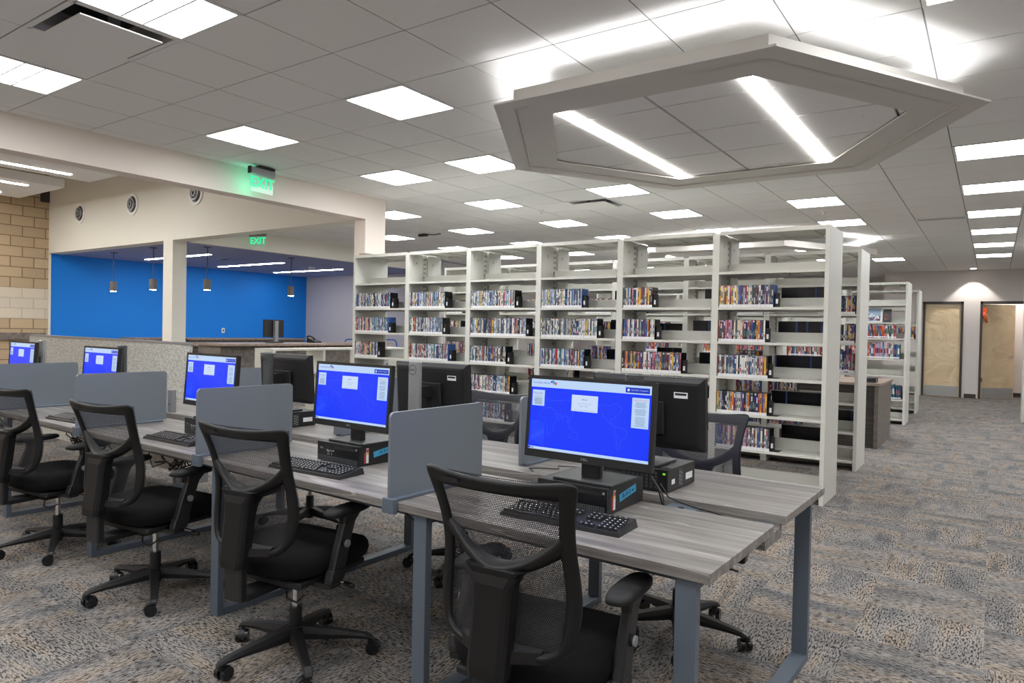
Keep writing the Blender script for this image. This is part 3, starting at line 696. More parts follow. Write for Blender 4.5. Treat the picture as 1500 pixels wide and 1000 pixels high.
# ------------------------------------------------------------------ monitors
W_, H_ = .520, .305
AF = [(0, .62), (.06, .67), (.15, .64), (.2, .56), (.29, .5), (.24, .44), (.2, .3), (.14, .1), (.09, .13), (.08, .35), (0, .46), (-.03, .55), (0, .62)]
def screen_mb(logo=True):
    s = MB(); w, h = W_-.026, H_-.042; T = Matrix.Identity(4)
    # screen plane: x right, z up, facing -y ; local origin screen centre
    def rect(x0, x1, z0, z1, lay, M): s.quad([(x0*w, -lay*.0003, z0*h), (x1*w, -lay*.0003, z0*h), (x1*w, -lay*.0003, z1*h), (x0*w, -lay*.0003, z1*h)], M)
    rect(-.5, .5, -.5, .5, 0, SBLUE); rect(-.5, .5, .385, .5, 1, SPALE); rect(-.5, .5, -.5, -.462, 1, SPALE)
    rect(-.5, -.48, -.495, -.467, 2, SNAVY)
    rect(.30, .485, .40, .47, 2, SNAVY); rect(.315, .33, .42, .45, 3, SWHITE)
    rect(-.485, -.375, .12, .345, 2, SPALE); rect(-.135, .085, .09, .315, 2, SCARD); rect(.355, .485, -.055, .34, 2, SPALE)
    def TT(x, z, lay=4): return Matrix.Translation((x*w, -lay*.0003, z*h)) @ Matrix.Rotation(pi/2, 4, 'X')
    text(s, 'boundary library', .0115, SNAVY, TT(-.405, .45), ext=0)
    for q, (dx, dz, M_) in enumerate([(-.318, .468, SNAVY), (-.305, .478, SCYAN), (-.293, .462, SCYAN), (-.3, .448, SCYAN), (-.281, .44, SRED), (-.278, .452, SRED)]):
        s.cyl((dx*w, -.0009-.0002*q, dz*h), (dx*w, -.0010-.0002*q, dz*h), .0042, M_, n=8)
    text(s, 'My Public Computers', .0072, SPALE, TT(.408, .437), ext=0)
    text(s, 'Library News', .0075, SNAVY, TT(-.43, .30), ext=0); text(s, 'UPCOMING', .0055, SRED, TT(-.43, .275), ext=0); text(s, 'Local Resources', .0055, STXT, TT(-.43, .25), ext=0)
    text(s, 'HELLO', .0085, SNAVY, TT(-.025, .255), ext=0)
    text(s, 'please   enter your card', .0055, STXT, TT(-.025, .20), ext=0); text(s, 'Library   Name', .0055, STXT, TT(-.03, .165), ext=0)
    text(s, 'INSTRUCTIONS', .007, SRED, TT(.42, .305), ext=0)
    rr = random.Random(3)
    for k in range(9): rect(-.47+rr.uniform(0, .01), -.40+rr.uniform(0, .012), .225-k*.0105, .229-k*.0105, 3, STXT)
    for k in range(22):
        if k in (5, 12): continue
        a = rr.uniform(.015, .045); rect(.365+a*.5, .475-a*.5, .275-k*.0145, .279-k*.0145, 3, STXT)
    rect(-.11, .06, .108, .110, 3, STXT); rect(-.475, -.45, -.487, -.475, 2, STXT)
    # faint world map outlines
    def poly(pts, cx, cz, sx, sz, lay=1):
        P_ = [(cx+x*sx, cz+z*sz) for x, z in pts]
        for a, b in zip(P_, P_[1:]):
            ax, az, bx, bz = a[0]*w, a[1]*h, b[0]*w, b[1]*h; dx, dz = bx-ax, bz-az; L_ = math.hypot(dx, dz) or 1
            nx, nz = -dz/L_*.0006, dx/L_*.0006
            s.quad([(ax+nx, -.0003*lay, az+nz), (ax-nx, -.0003*lay, az-nz), (bx-nx, -.0003*lay, bz-nz), (bx+nx, -.0003*lay, bz+nz)], SMAP)
    r3 = random.Random(9)
    def rough(pts, a=.012, n=3):
        out = []
        for p, q in zip(pts, pts[1:]):
            for k in range(n): u = k/n; out.append((p[0]+(q[0]-p[0])*u+r3.uniform(-a, a), p[1]+(q[1]-p[1])*u+r3.uniform(-a, a)))
        return out+[pts[-1]]
    poly(rough([(-.38, .06), (-.36, .10), (-.31, .11), (-.28, .07), (-.26, .0), (-.235, -.04), (-.27, -.08), (-.28, -.18), (-.31, -.27), (-.335, -.26), (-.34, -.12), (-.36, -.06), (-.40, -.04), (-.41, .02), (-.38, .06)], .006), 0, 0, 1, 1)
    poly(rough([(-.36, .12), (-.38, .2), (-.34, .22), (-.32, .19), (-.3, .21), (-.25, .22), (-.14, .23)], .008), 0, 0, 1, 1)
    poly(rough([(-.26, .02), (-.22, .03), (-.21, -.03), (-.19, .02), (-.165, .0), (-.155, -.1), (-.14, -.03), (-.12, .02), (-.11, .1), (-.07, .12), (-.06, .16)], .006), 0, 0, 1, 1)
    poly(rough([(-.15, -.12), (-.13, -.16), (-.1, -.17)], .006), 0, 0, 1, 1)
    poly(rough([(-.14, -.24), (-.1, -.2), (-.07, -.2), (-.06, -.25), (-.07, -.31), (-.1, -.29), (-.14, -.28), (-.14, -.24)], .005), 0, 0, 1, 1)
    poly(rough([(.085, .19), (.12, .21), (.2, .21), (.22, .24), (.27, .2), (.28, .15), (.25, .1), (.23, .06), (.22, .03), (.2, .03), (.19, -.01), (.21, -.04), (.235, -.07), (.2, -.04), (.17, .0), (.14, .06), (.12, .1), (.12, .15), (.085, .19)], .006), 0, 0, 1, 1)
    poly(rough([(.24, -.07), (.28, -.06), (.33, -.12), (.31, -.2), (.28, -.25), (.27, -.33), (.255, -.38), (.25, -.3), (.25, -.2), (.23, -.13), (.24, -.07)], .006), 0, 0, 1, 1)
    for k in range(16):
        zz = -.12-k*.018; poly([(-.48+q*.03, zz+.02*math.sin(q*.9+k*.5)-.0015*q*k*.3) for q in range(5)], 0, 0, 1, 1)
    return s
SCREEN_ME = None
def monitor(front, lab, loc, rz, column=None, sticker=False, dell_front=True, tilt=-4, zl=.067):
    """origin: centre of the stand base plate underside. panel faces -y."""
    global SCREEN_ME
    t = thing('computer_monitor', lab, 'monitor', loc, rz, 'computer monitors on the desks')
    pc_ = zl+H_/2
    T = Matrix.Translation((0, 0, pc_)) @ Matrix.Rotation(math.radians(tilt), 4, 'X')
    b = MB()
    b.box(-W_/2, W_/2, -.012, .012, -H_/2, H_/2, BLK, T, ch=.004)
    # tapered back shell
    def rr(x, y, z): return [(-x, y, -z), (x, y, -z), (x, y, z), (-x, y, z)]
    b.loft([rr(W_/2-.004, .0121, H_/2-.004), rr(W_/2-.02, .022, H_/2-.02), rr(W_/2-.03, .024, H_/2-.03)], BLK, False, T)
    b.box(-W_/2+.04, W_/2-.04, .0241, .0244, H_/2-.052, H_/2-.047, BLKM, T)
    b.box(-.09, .09, .024, .04, -.09, .05, BLKM, T, ch=.006)
    b.obj('housing', t)
    bz = MB()
    bw_ = .012; z1 = H_/2; x1 = W_/2
    bz.box(-x1, x1, -.0155, -.012, z1-.013, z1, BLK, T).box(-x1, x1, -.0155, -.012, -z1, -z1+.028, BLK, T).box(-x1, -x1+.013, -.0155, -.012, -z1+.028, z1-.013, BLK, T).box(x1-.013, x1, -.0155, -.012, -z1+.028, z1-.013, BLK, T)
    bz.obj('bezel', t)
    if dell_front:
        lg = MB(); text(lg, 'DELL', .013, SILV, T @ Matrix.Translation((0, -.0158, -z1+.014)) @ Matrix.Rotation(pi/2, 4, 'X')); lg.obj('logo', t)
    if front:
        if SCREEN_ME is None:
            SCREEN_ME = screen_mb().mesh('screen')
        so_ = bpy.data.objects.new('screen', SCREEN_ME); col.objects.link(so_); so_.parent = t
        so_.matrix_local = T @ Matrix.Translation((0, -.0128, .0075)) 
    else:
        MB().box(-x1+.013, x1-.013, -.0135, -.0125, -z1+.028, z1-.013, SBLUE, T).obj('screen', t)
    MB().box(-.123, .123, -.04, .165, 0, .008, BLK, ch=.003).box(-.122, .122, -.039, .164, .008, .010, DGREY, ch=.001).obj('stand_base', t)
    if column:
        M_ = {'silver': SILV, 'dark': DGREY}[column]
        c_ = MB().box(-.04, .04, .115, .155, .01, zl+H_+.012, M_, ch=.012).box(-.03, .03, .024, .115, pc_-.03, pc_+.03, BLKM); cc = c_.obj('stand_column', t)
        lg = MB(); n = 24
        zc = zl+H_-.035
        vs = []; fs = []
        for k in range(n):
            a = 2*pi*k/n; vs += [(.026*math.cos(a), .1556, zc+.026*math.sin(a)), (.023*math.cos(a), .1556, zc+.023*math.sin(a))]
            j = (k+1) % n; fs.append((2*k, 2*k+1, 2*j+1, 2*j))
        lg.add(vs, fs, BLK); text(lg, 'DELL', .016, BLK, Matrix.Translation((0, .1557, zc)) @ Matrix.Rotation(pi, 4, 'Z') @ Matrix.Rotation(pi/2, 4, 'X'), ext=.0003)
        lg.obj('logo', cc)
    else:
        MB().box(-.038, .038, .02, .05, .01, pc_, BLK, ch=.004).obj('stand_neck', t)
    if sticker:
        MB().box(-.19, -.13, .0245, .0250, H_/2-.085, H_/2-.06, LABELW, T).box(-.185, -.135, .0251, .0252, H_/2-.073, H_/2-.064, BLKM, T).obj('asset_sticker', t, 'white barcode sticker')
    return t
def pc(lab, loc, rz, tape=None, rear=False, green=False):
    """small desktop case, origin front-centre bottom, front faces -y"""
    t = thing('desktop_computer', lab, 'computer', loc, rz, 'desktop computers under the monitors')
    w, d, h = .29, .285, .093
    MB().box(-w/2, w/2, .012, d, .003, h, BLK, ch=.002).obj('case', t)
    fp = MB().box(-w/2, w/2, 0, .012, .003, h, BLKG, ch=.002)
    fp.box(-w/2+.004, w/2-.01, -.001, 0, .005, .028, DGREY)
    for k in range(30): fp.box(-w/2+.006+k*.0091, -w/2+.009+k*.0091, -.0016, -.001, .006, .027, BLKM)
    fp.box(-.02, w/2-.02, -.0012, 0, .066, .078, BLK); fp.box(-.02, w/2-.02, -.0013, -.0012, .0715, .0725, DGREY)
    fp.obj('front_panel', t)
    pt = MB()
    for k in range(3): pt.box(-.075+k*.02, -.062+k*.02, -.0016, -.0008, .052, .058, SILV)
    for k in range(2): pt.box(-.07, -.055, -.0016, -.0008, .036+k*.011, .040+k*.011, SILV).cyl((-.04, -.0016, .038+k*.011), (-.04, -.0008, .038+k*.011), .003, SILV, n=8)
    pt.cyl((w/2-.014, -.002, .076), (w/2-.014, -.0005, .076), .005, SILV, n=12); pt.obj('ports', t)
    lb_ = MB(); text(lb_, 'DELL', .011, SILV, Matrix.Translation((-.11, -.0012, .062)) @ Matrix.Rotation(pi/2, 4, 'X')); lb_.obj('logo', t)
    st = MB()
    st.box(w/2, w/2+.0006, .035, .042, .012, .062, STK_R); st.box(w/2, w/2+.0007, .046, .060, .012, .080, LABELW); st.box(w/2+.0007, w/2+.001, .047, .059, .05, .062, STK_Y); st.box(w/2+.0007, w/2+.001, .047, .059, .062, .076, STK_R)
    if tape is not None and not rear: st.obj('stickers', t)
    if tape:
        T = Matrix.Translation((w/2+.0006, .155, .055)) @ Matrix.Rotation(math.radians(8), 4, 'X')
        MB().box(-.0004, .0006, -.065, .065, -.0135, .0135, TAPE, T).obj('tape_label', t, 'blue masking tape with handwriting')
        tx = MB(); text(tx, tape, .022, INK, T @ Matrix.Translation((.0008, 0, 0)) @ Matrix.Rotation(pi/2, 4, 'Z') @ Matrix.Rotation(pi/2, 4, 'X')); tx.obj('handwriting', t.children[-1])
    if rear:
        g = MB()
        for a in range(8):
            for b in range(5): g.box(-.1+a*.02, -.088+a*.02, d, d+.0008, .014+b*.014, .024+b*.014, DGREY)
        g.box(.06, .13, d, d+.001, .01, .06, DGREY); g.obj('rear_grille', t)
        MB().box(-w/2-.0008, -w/2, .03, .1, .028, .055, LABELW).obj('white_label', t)
        MB().box(-w/2-.0008, -w/2, .215, .245, .03, .05, LABELW).obj('white_label', t)
        s2 = MB().box(-w/2-.0008, -w/2, .135, .175, .012, .08, DGREY)
        for k in range(8):
            s2.box(-w/2-.0011, -w/2-.0008, .138+(k % 2)*.018, .152+(k % 2)*.018, .016+k*.0075, .020+k*.0075, SILV)
        s2.obj('spec_sticker', t)
        if green: MB().box(-.135, -.125, d, d+.004, .073, .079, STK_G).obj('status_light', t)
    return t
FS = [(-1.19, 'nearest', 'SR DC5 w'), (-2.454, 'second', 'SA DC'), (-3.655, 'third', None), (-5.03, 'fourth', None), (-6.42, 'fifth', None)]
HF = .093+.0003
ordl = ['nearest', 'second nearest', 'third nearest', 'fourth nearest', 'farthest left']
for k, (x, nm, tp) in enumerate(FS):
    yb = 2.20-.022*(x+1.19)
    if k < 5:
        monitor(True, f'black monitor with a blue library screen, {ordl[k]} in the front row', (x, yb, .74+HF), DR, column=('dark' if k == 3 else 'silver' if k == 4 else None))
        pc(f'black desktop computer under the {ordl[k]} front-row monitor', (x-.03, yb-.062, .74), DR, tape=(tp or ''), rear=False)
bl = ['nearest', 'second nearest', 'third nearest']
for k, x in enumerate([-1.215, -2.47, -3.75]):
    yb = D(x-DX, .93)[1]
    monitor(False, f'black monitor seen from behind, {bl[k]} in the back row', (x, yb+.04, .74+HF), DR+pi, zl=.055, column=['dark', 'silver', 'dark'][k], sticker=k < 2)
    pc(f'black desktop computer seen from behind, {bl[k]} in the back row', (x+.035, yb+.14, .74), DR+pi, tape=None, rear=True, green=k == 0)
tag(MB().box(-4.86, -4.80, 2.655, 2.69, .7402, .90, SILV, ch=.003).box(-4.835, -4.825, 2.6535, 2.655, .79, .80, BLKM).obj('metal_bracket'), 'light grey upright metal bracket on the desk in front of the partition', 'bracket')
# keyboards
def keyboard():
    t = thing('keyboard', '', 'keyboard')
    w, d = .445, .15
    MB().add([(-w/2, -d/2, 0), (w/2, -d/2, 0), (w/2, d/2, 0), (-w/2, d/2, 0), (-w/2+.004, -d/2+.003, .012), (w/2-.004, -d/2+.003, .012), (w/2-.006, d/2-.004, .027), (-w/2+.006, d/2-.004, .027)], [(3, 2, 1, 0), (4, 5, 6, 7), (0, 1, 5, 4), (1, 2, 6, 5), (2, 3, 7, 6), (3, 0, 4, 7)], BLK).obj('keyboard_base', t)
    ks = MB(); T = Matrix.Translation((0, 0, .0195)) @ Matrix.Rotation(math.atan2(.015, d-.007), 4, 'X')
    def key(x, y, a=.0165, b=.0165):
        h = .0075
        ks.add([(x, y, 0), (x+a, y, 0), (x+a, y+b, 0), (x, y+b, 0), (x+.002, y+.002, h), (x+a-.002, y+.002, h), (x+a-.002, y+b-.0015, h), (x+.002, y+b-.0015, h)], [(4, 5, 6, 7), (0, 1, 5, 4), (1, 2, 6, 5), (2, 3, 7, 6), (3, 0, 4, 7)], BLK, False, T)
        ks.quad([(x+.004, y+b*.55, h+.0002), (x+.008, y+b*.55, h+.0002), (x+.008, y+b*.8, h+.0002), (x+.004, y+b*.8, h+.0002)], LABELW, T)
    P_ = .0188
    for r_ in range(5):
        y = -.062+r_*P_
        if r_ == 0:
            for a, b in ((0, .022), (1.3, .022), (2.6, .022), (3.9, .108), (9.8, .022), (11.1, .022), (12.4, .022), (13.6, .022)): key(-.215+a*P_, y, b)
        else:
            off = [0, .024, .014, .006, 0][r_]
            for q in range(13 if r_ < 4 else 14): key(-.215+off+q*P_, y)
        for q in range(4): key(.139+q*P_*.99, y)
    for q in range(3):
        key(.074+q*P_, -.062); key(.074+q*P_, -.062+3*P_); key(.074+q*P_, -.062+4*P_)
    key(.074+P_, -.062+P_)
    for q in range(13): key(-.215+q*.0205, -.062+5.25*P_, .0165, .013)
    for q in range(7): key(.074+q*P_, -.062+5.25*P_, .0165, .013)
    ks.obj('keys', t)
    return t
kb = keyboard(); first = True
for k, (x, y) in enumerate([(-1.155, 2.0), (-2.43, 1.995), (-3.6, 2.03), (-4.82, 2.03), (-6.1, 2.06)]):
    o = kb if first else copy_tree(kb); first = False
    o.location = (x, y, .7401); o.rotation_euler = (0, 0, DR+math.radians([3, 4, 2, 4, 2][k])); tag(o, f'black keyboard in front of the {ordl[k]} front-row monitor', 'keyboard', 'black keyboards')
def mouse(x, y, rz, lab):
    t = thing('computer_mouse', lab, 'computer mouse', (x, y, .74), rz)
    rings = []
    for q in range(9):
        u = q/8; y_ = -.055+.11*u; wv = .031*math.sin(pi*(.08+.84*u))**.45; hh = .035*math.sin(pi*(.05+.85*u))**.6
        rings.append([(wv*math.cos(a)*1.0, y_, max(.002, hh*math.sin(a) if a < pi else .002)) for a in [pi*k/8 for k in range(9)]]+[(-wv*.6, y_, .001), (wv*.6, y_, .001)])
    MB().loft(rings, BLKG).obj('mouse_body', t)
    MB().cyl((-.004, .03, .031), (.004, .03, .031), .007, DGREY).obj('scroll_wheel', t)
mouse(-1.82, 1.99, -.1, 'black mouse right of the second front keyboard beside the divider')
mouse(-1.52, 2.86, .6, 'black mouse on the back worktop behind the nearest monitor')
tag(MB().tube([D(-.93, .98, .744), D(-1.0, 1.0, .744), D(-1.08, .96, .744), D(-1.04, .9, .744), D(-1.12, .86, .744), D(-1.15, .82, .744), D(-1.1, .78, .744)], .0022, BLK, n=6).obj('mouse_cable'), 'thin black mouse cable curled on the back worktop', 'cable')
tag(MB().tube([(-1.03, 2.49, .80), (-1.0, 2.5, .75), (-.97, 2.52, .735), (-.90, 2.50, .728), (-.82, 2.49, .724), (-.76, 2.46, .722)], .003, BLK, n=6).tube([(-1.05, 2.48, .81), (-1.01, 2.47, .76), (-1.0, 2.46, .722), (-.99, 2.47, .715)], .0035, BLK, n=6).tube([(-1.07, 2.5, .82), (-1.04, 2.5, .77), (-1.02, 2.49, .72)], .0035, BLK, n=6).obj('computer_cables'), 'black cables dropping into the gap behind the nearest computer', 'cables')

# ------------------------------------------------------------------ chairs
def make_chair():
    t = thing('office_chair', '', 'chair')
    def surf(x, z):   # backrest surface: recline, lumbar and wrap
        u = (z-.50)/.52
        y = -.262+.025*math.sin(pi*min(1, max(0, u))*1.05) - .13*max(0, u-.4)**1.3
        return y+.6*x*x
    def P(x, z, off=0): return Vector((x, surf(x, z)-off, z))
    def outer(a):     # outline by angle-like parameter 0..1 around, starting bottom centre going right
        pts = [(0, .497), (.09, .499), (.155, .512), (.200, .55), (.220, .60), (.224, .66), (.217, .73), (.209, .80), (.211, .86), (.220, .92), (.232, .965), (.237, .990), (.222, 1.003), (.18, .998), (.1, .988), (0, .985)]
        return pts
    half = outer(0)
    loop = half+[(-x, z) for x, z in reversed(half[1:-1])]
    def inset(p):
        x, z = p
        s_ = 1 if x >= 0 else -1; ax = abs(x)
        # inner outline
        zi = min(max(z, .535), .945)
        wi = {0: 0}
        if z > .945: xi = min(ax, .178)
        elif z < .56: xi = min(ax, ax*.84)
        else: xi = ax-.044
        return (s_*max(0, xi), zi)
    inn = [inset(p) for p in loop]
    th = .024; n = len(loop)
    rings = []
    for (ox, oz), (ix, iz) in zip(loop, inn):
        mx, mz = (ox+ix)/2, (oz+iz)/2
        rings.append([P(ox, oz, 0), P(ox*.995, oz, th*.7), P(mx, mz, th*1.15), P(ix, iz, th*.8), P(ix, iz, 0)])
    fr = MB(); vs = [p for R in rings for p in R]; k5 = 5
    fr.add(vs, [(i*k5+a, i*k5+(a+1) % k5, ((i+1) % n)*k5+(a+1) % k5, ((i+1) % n)*k5+a) for i in range(n) for a in range(k5)], FRAMEM, True)
    fo = fr.obj('back_frame', t)
    md = fo.modifiers.new('sub', 'SUBSURF'); md.levels = 1; md.render_levels = 2
    # yoke + spine, one moulded piece
    yk = MB(); N = 18; rs = []
    for q in range(N+1):
        u = -1+2*q/N
        x = u*.19; zc = .742+.095*abs(u)**1.9; hw = .021+.03*abs(u)**3*.6+.006*(1-abs(u))
        back = .02+.058*(1-abs(u))**1.2
        rs.append([P(x, zc-hw, .0), P(x, zc-hw*.8, back*.8), P(x, zc, back+.008), P(x, zc+hw*.8, back*.8), P(x, zc+hw, .0)])
    yk.loft(rs, FRAMEM, True)
    yo = yk.obj('yoke', t); md = yo.modifiers.new('sub', 'SUBSURF'); md.levels = 1; md.render_levels = 1
    sp = MB()
    rs = []
    for z, w2 in ((.752, .088), (.735, .074), (.71, .062), (.65, .058), (.58, .058), (.50, .058), (.470, .054)):
        y1 = surf(0, z)-.035; y0 = y1-(.055 if z < .73 else .045)
        rs.append([(-w2, y1, z), (-w2, y0+.018, z), (-w2+.006, y0+.007, z), (-w2+.018, y0, z), (w2-.018, y0, z), (w2-.006, y0+.007, z), (w2, y0+.018, z), (w2, y1, z)])
    sp.loft(rs, FRAMEM, False); sp.obj('spine', t)
    # stays that tie the bottom of the frame to the spine
    st = MB()
    st.loft([[P(x, .508, .004), P(x, .512, .02+.5*max(0, .12-abs(x))), P(x, .540, .018+.5*max(0, .12-abs(x))), P(x, .545, .004)] for x in (-.125, -.1, -.06, 0, .06, .1, .125)], FRAMEM, False)
    st.obj('frame_stay', t)
    # mesh
    me = bpy.data.meshes.new('backrest_mesh'); bm = bmesh.new(); uvl = bm.loops.layers.uv.new('UVMap')
    NX, NZ = 16, 22; grid = []
    def wid(z):
        for (x0, z0), (x1, z1) in zip(half[:12], half[1:12]):
            if z0 <= z <= z1: return x0+(x1-x0)*(z-z0)/max(1e-6, z1-z0)
        return .24
    for b in range(NZ+1):
        z = .503+(.992-.503)*b/NZ; row = []
        for a in range(NX+1):
            x = (-1+2*a/NX)*(max(.02, wid(z))-.009)
            row.append((bm.verts.new(P(x, z, -.004)), x, z))
        grid.append(row)
    for b in range(NZ):
        for a in range(NX):
            c4 = [grid[b][a], grid[b][a+1], grid[b+1][a+1], grid[b+1][a]]
            fc = bm.faces.new([q[0] for q in c4]); fc.smooth = True
            for lp, q in zip(fc.loops, c4): lp[uvl].uv = (q[1], q[2])
    bm.to_mesh(me); bm.free(); me.materials.append(MESHM)
    mo = bpy.data.objects.new('backrest_mesh', me); col.objects.link(mo); mo.parent = t; mo['label'] = 'see-through black woven mesh'
    # small tab on top bar
    tb = MB(); tb.add([P(-.16, .962, .030), P(-.10, .962, .030), P(-.10, .977, .027), P(-.16, .977, .027)], [(0, 1, 2, 3)], BLKM); tb.obj('maker_tab', t)
    # seat cushion
    sm_ = MB(); rs = []
    prof = [(-.225, .0, .0), (-.215, .028, .3), (-.16, .042, .8), (-.05, .045, 1), (.08, .045, 1), (.17, .04, 1), (.235, .028, .97), (.262, .0, .93), (.262, -.03, .9), (.24, -.055, .85)]
    M_ = 20
    for zi, (k_, g_) in enumerate([(.86, -.06), (.97, -.045), (1.0, -.015), (.985, .01), (.93, .028), (.75, .036), (.4, .034)]):
        ring = []
        for q in range(M_):
            a = 2*pi*q/M_; c_, s_ = math.cos(a), math.sin(a)
            x = .25*k_*math.copysign(abs(c_)**.55, c_); y = .245*k_*math.copysign(abs(s_)**.6, s_)+.015
            dz = -.035*max(0, (y-.16)/.1)**2+.012*(abs(x)/.25)**2
            ring.append((x, y, .455+g_+dz))
        rs.append(ring)
    sm_.loft(rs, SEATF, True); sm_.obj('seat', t)
    un = MB().box(-.2, .2, -.19, .2, .37, .396, BLKM, ch=.01).box(-.09, .09, -.13, .13, .33, .372, BLKM, ch=.012)
    un.obj('seat_pan', t)
    jb = MB().box(-.045, .045, -.33, -.295, .34, .47, BLK, ch=.006).box(-.045, .045, -.30, -.05, .335, .362, BLK, ch=.006); jb.obj('back_support_bar', t)
    lv = MB().tube([(.09, .03, .345), (.2, .04, .34), (.235, .04, .335)], .005, CHROME).tube([(.225, .04, .335), (.27, .04, .33)], [.012, .009], BLK); lv.obj('adjustment_lever', t)
    lv = MB().tube([(-.09, -.02, .345), (-.22, -.02, .34), (-.26, -.02, .335)], .005, BLK)
    lv.obj('adjustment_lever', t); lv = MB().tube([(.03, -.09, .335), (.08, -.13, .3), (.12, -.12, .29), (.11, -.07, .30)], .004, BLK); lv.obj('adjustment_lever', t)
    # arms
    for s_ in (-1, 1):
        a = MB(); x = s_*.265
        def sec(yc, zc, wx, wy, tilt=0): return [(x-wx, yc-wy, zc), (x-wx*.6, yc-wy*1.15, zc), (x+wx*.6, yc-wy*1.15, zc), (x+wx, yc-wy, zc), (x+wx, yc+wy, zc), (x+wx*.6, yc+wy*1.15, zc), (x-wx*.6, yc+wy*1.15, zc), (x-wx, yc+wy, zc)]
        a.loft([sec(-.075, .385, .018, .033), sec(-.07, .40, .02, .036), sec(-.06, .43, .02, .036), sec(-.058, .432, .017, .032), sec(-.03, .52, .016, .031), sec(.0, .60, .015, .03), sec(.015, .635, .02, .045)], BLK, False)
        ao = a.obj('armrest_post', t)
        MB().cyl((x+s_*.017, -.028, .525), (x+s_*.024, -.028, .525), .017, BLK, n=20).cyl((x+s_*.024, -.028, .525), (x+s_*.03, -.028, .525), .015, SILV, n=20).obj('release_button', ao, 'round silver button')
        pd = MB(); rs = []
        for k_, zz in ((.8, .632), (1, .640), (1, .652), (.9, .660), (.6, .663)):
            rs.append([(x-s_*.01+.042*k_*math.copysign(abs(math.cos(q))**.7, math.cos(q)), .02+.13*k_*math.copysign(abs(math.sin(q))**.75, math.sin(q)), zz) for q in [2*pi*i/20 for i in range(20)]])
        pd.loft(rs, BLKM, True); pd.obj('armrest_pad', t)
        ab = MB().box(min(s_*.10, s_*.28), max(s_*.10, s_*.28), -.11, -.045, .362, .384, BLK, ch=.006); ab.obj('armrest_bracket', t)
    MB().cyl((0, 0, .20), (0, 0, .335), .014, CHROME, n=16).cyl((0, 0, .055), (0, 0, .21), .027, BLK, .026, n=20).obj('gas_lift', t)
    hub = MB().cyl((0, 0, .075), (0, 0, .135), .045, BLK, .036, n=20)
    hub.obj('hub', t)
    for k in range(5):
        a = 2*pi*k/5+.3; T = Matrix.Rotation(a, 4, 'Z')
        l_ = MB()
        def s4(y, zt, zb, w): return [(-w*.75, y, zt), (w*.75, y, zt), (w, y, (zt+zb)/2), (w*.8, y, zb), (-w*.8, y, zb), (-w, y, (zt+zb)/2)]
        l_.loft([s4(.03, .132, .078, .027), s4(.12, .118, .074, .024), s4(.22, .100, .072, .020), s4(.29, .086, .066, .018), s4(.315, .074, .056, .016), s4(.322, .062, .052, .013)], BLK, False, T)
        lo = l_.obj('base_leg', t)
        cs = MB(); Tc = T @ Matrix.Translation((0, .305, 0)) @ Matrix.Rotation(.9+k*1.3, 4, 'Z')
        for s_ in (-1, 1): cs.cyl((s_*.007, .014, .027), (s_*.025, .014, .027), .0268, BLKG, n=20, T=Tc)
        cs.cyl((0, .0, .04), (0, .0, .066), .008, BLK, n=10, T=Tc)
        hd_ = [[(x_, .014+.030*math.cos(q), .027+.030*math.sin(q)) for q in [pi*.02+pi*.62*i/7 for i in range(8)]]+[(x_, .014, .03)] for x_ in (-.012, .012)]
        cs.loft(hd_, BLK, False, Tc)
        cs.obj('caster', lo)
    return t
ch = make_chair(); first = True
CH = [((-1.08, 1.76), 4, 'black mesh office chair nearest the camera, at the right end'), ((-2.35, 1.84), 8, 'black mesh office chair, second from the right in the front row'), ((-3.48, 1.85), 8, 'black mesh office chair, third from the right in the front row'),
      ((-4.60, 1.85), 9, 'black mesh office chair at the left edge of the photo, front row'),
      ((-1.15, 3.02), 184, 'black mesh office chair behind the desk, facing the nearest rear monitor'), ((-2.47, 3.10), 177, 'black mesh office chair behind the desk, second from the right'), ((-3.85, 3.12), 182, 'black mesh office chair behind the desk, third from the right')]
for (x, y), a, l_ in CH:
    o = ch if first else copy_tree(ch); first = False
    o.location = (x, y, 0); o.rotation_euler = (0, 0, math.radians(a)); tag(o, l_, 'chair', 'black mesh office chairs')

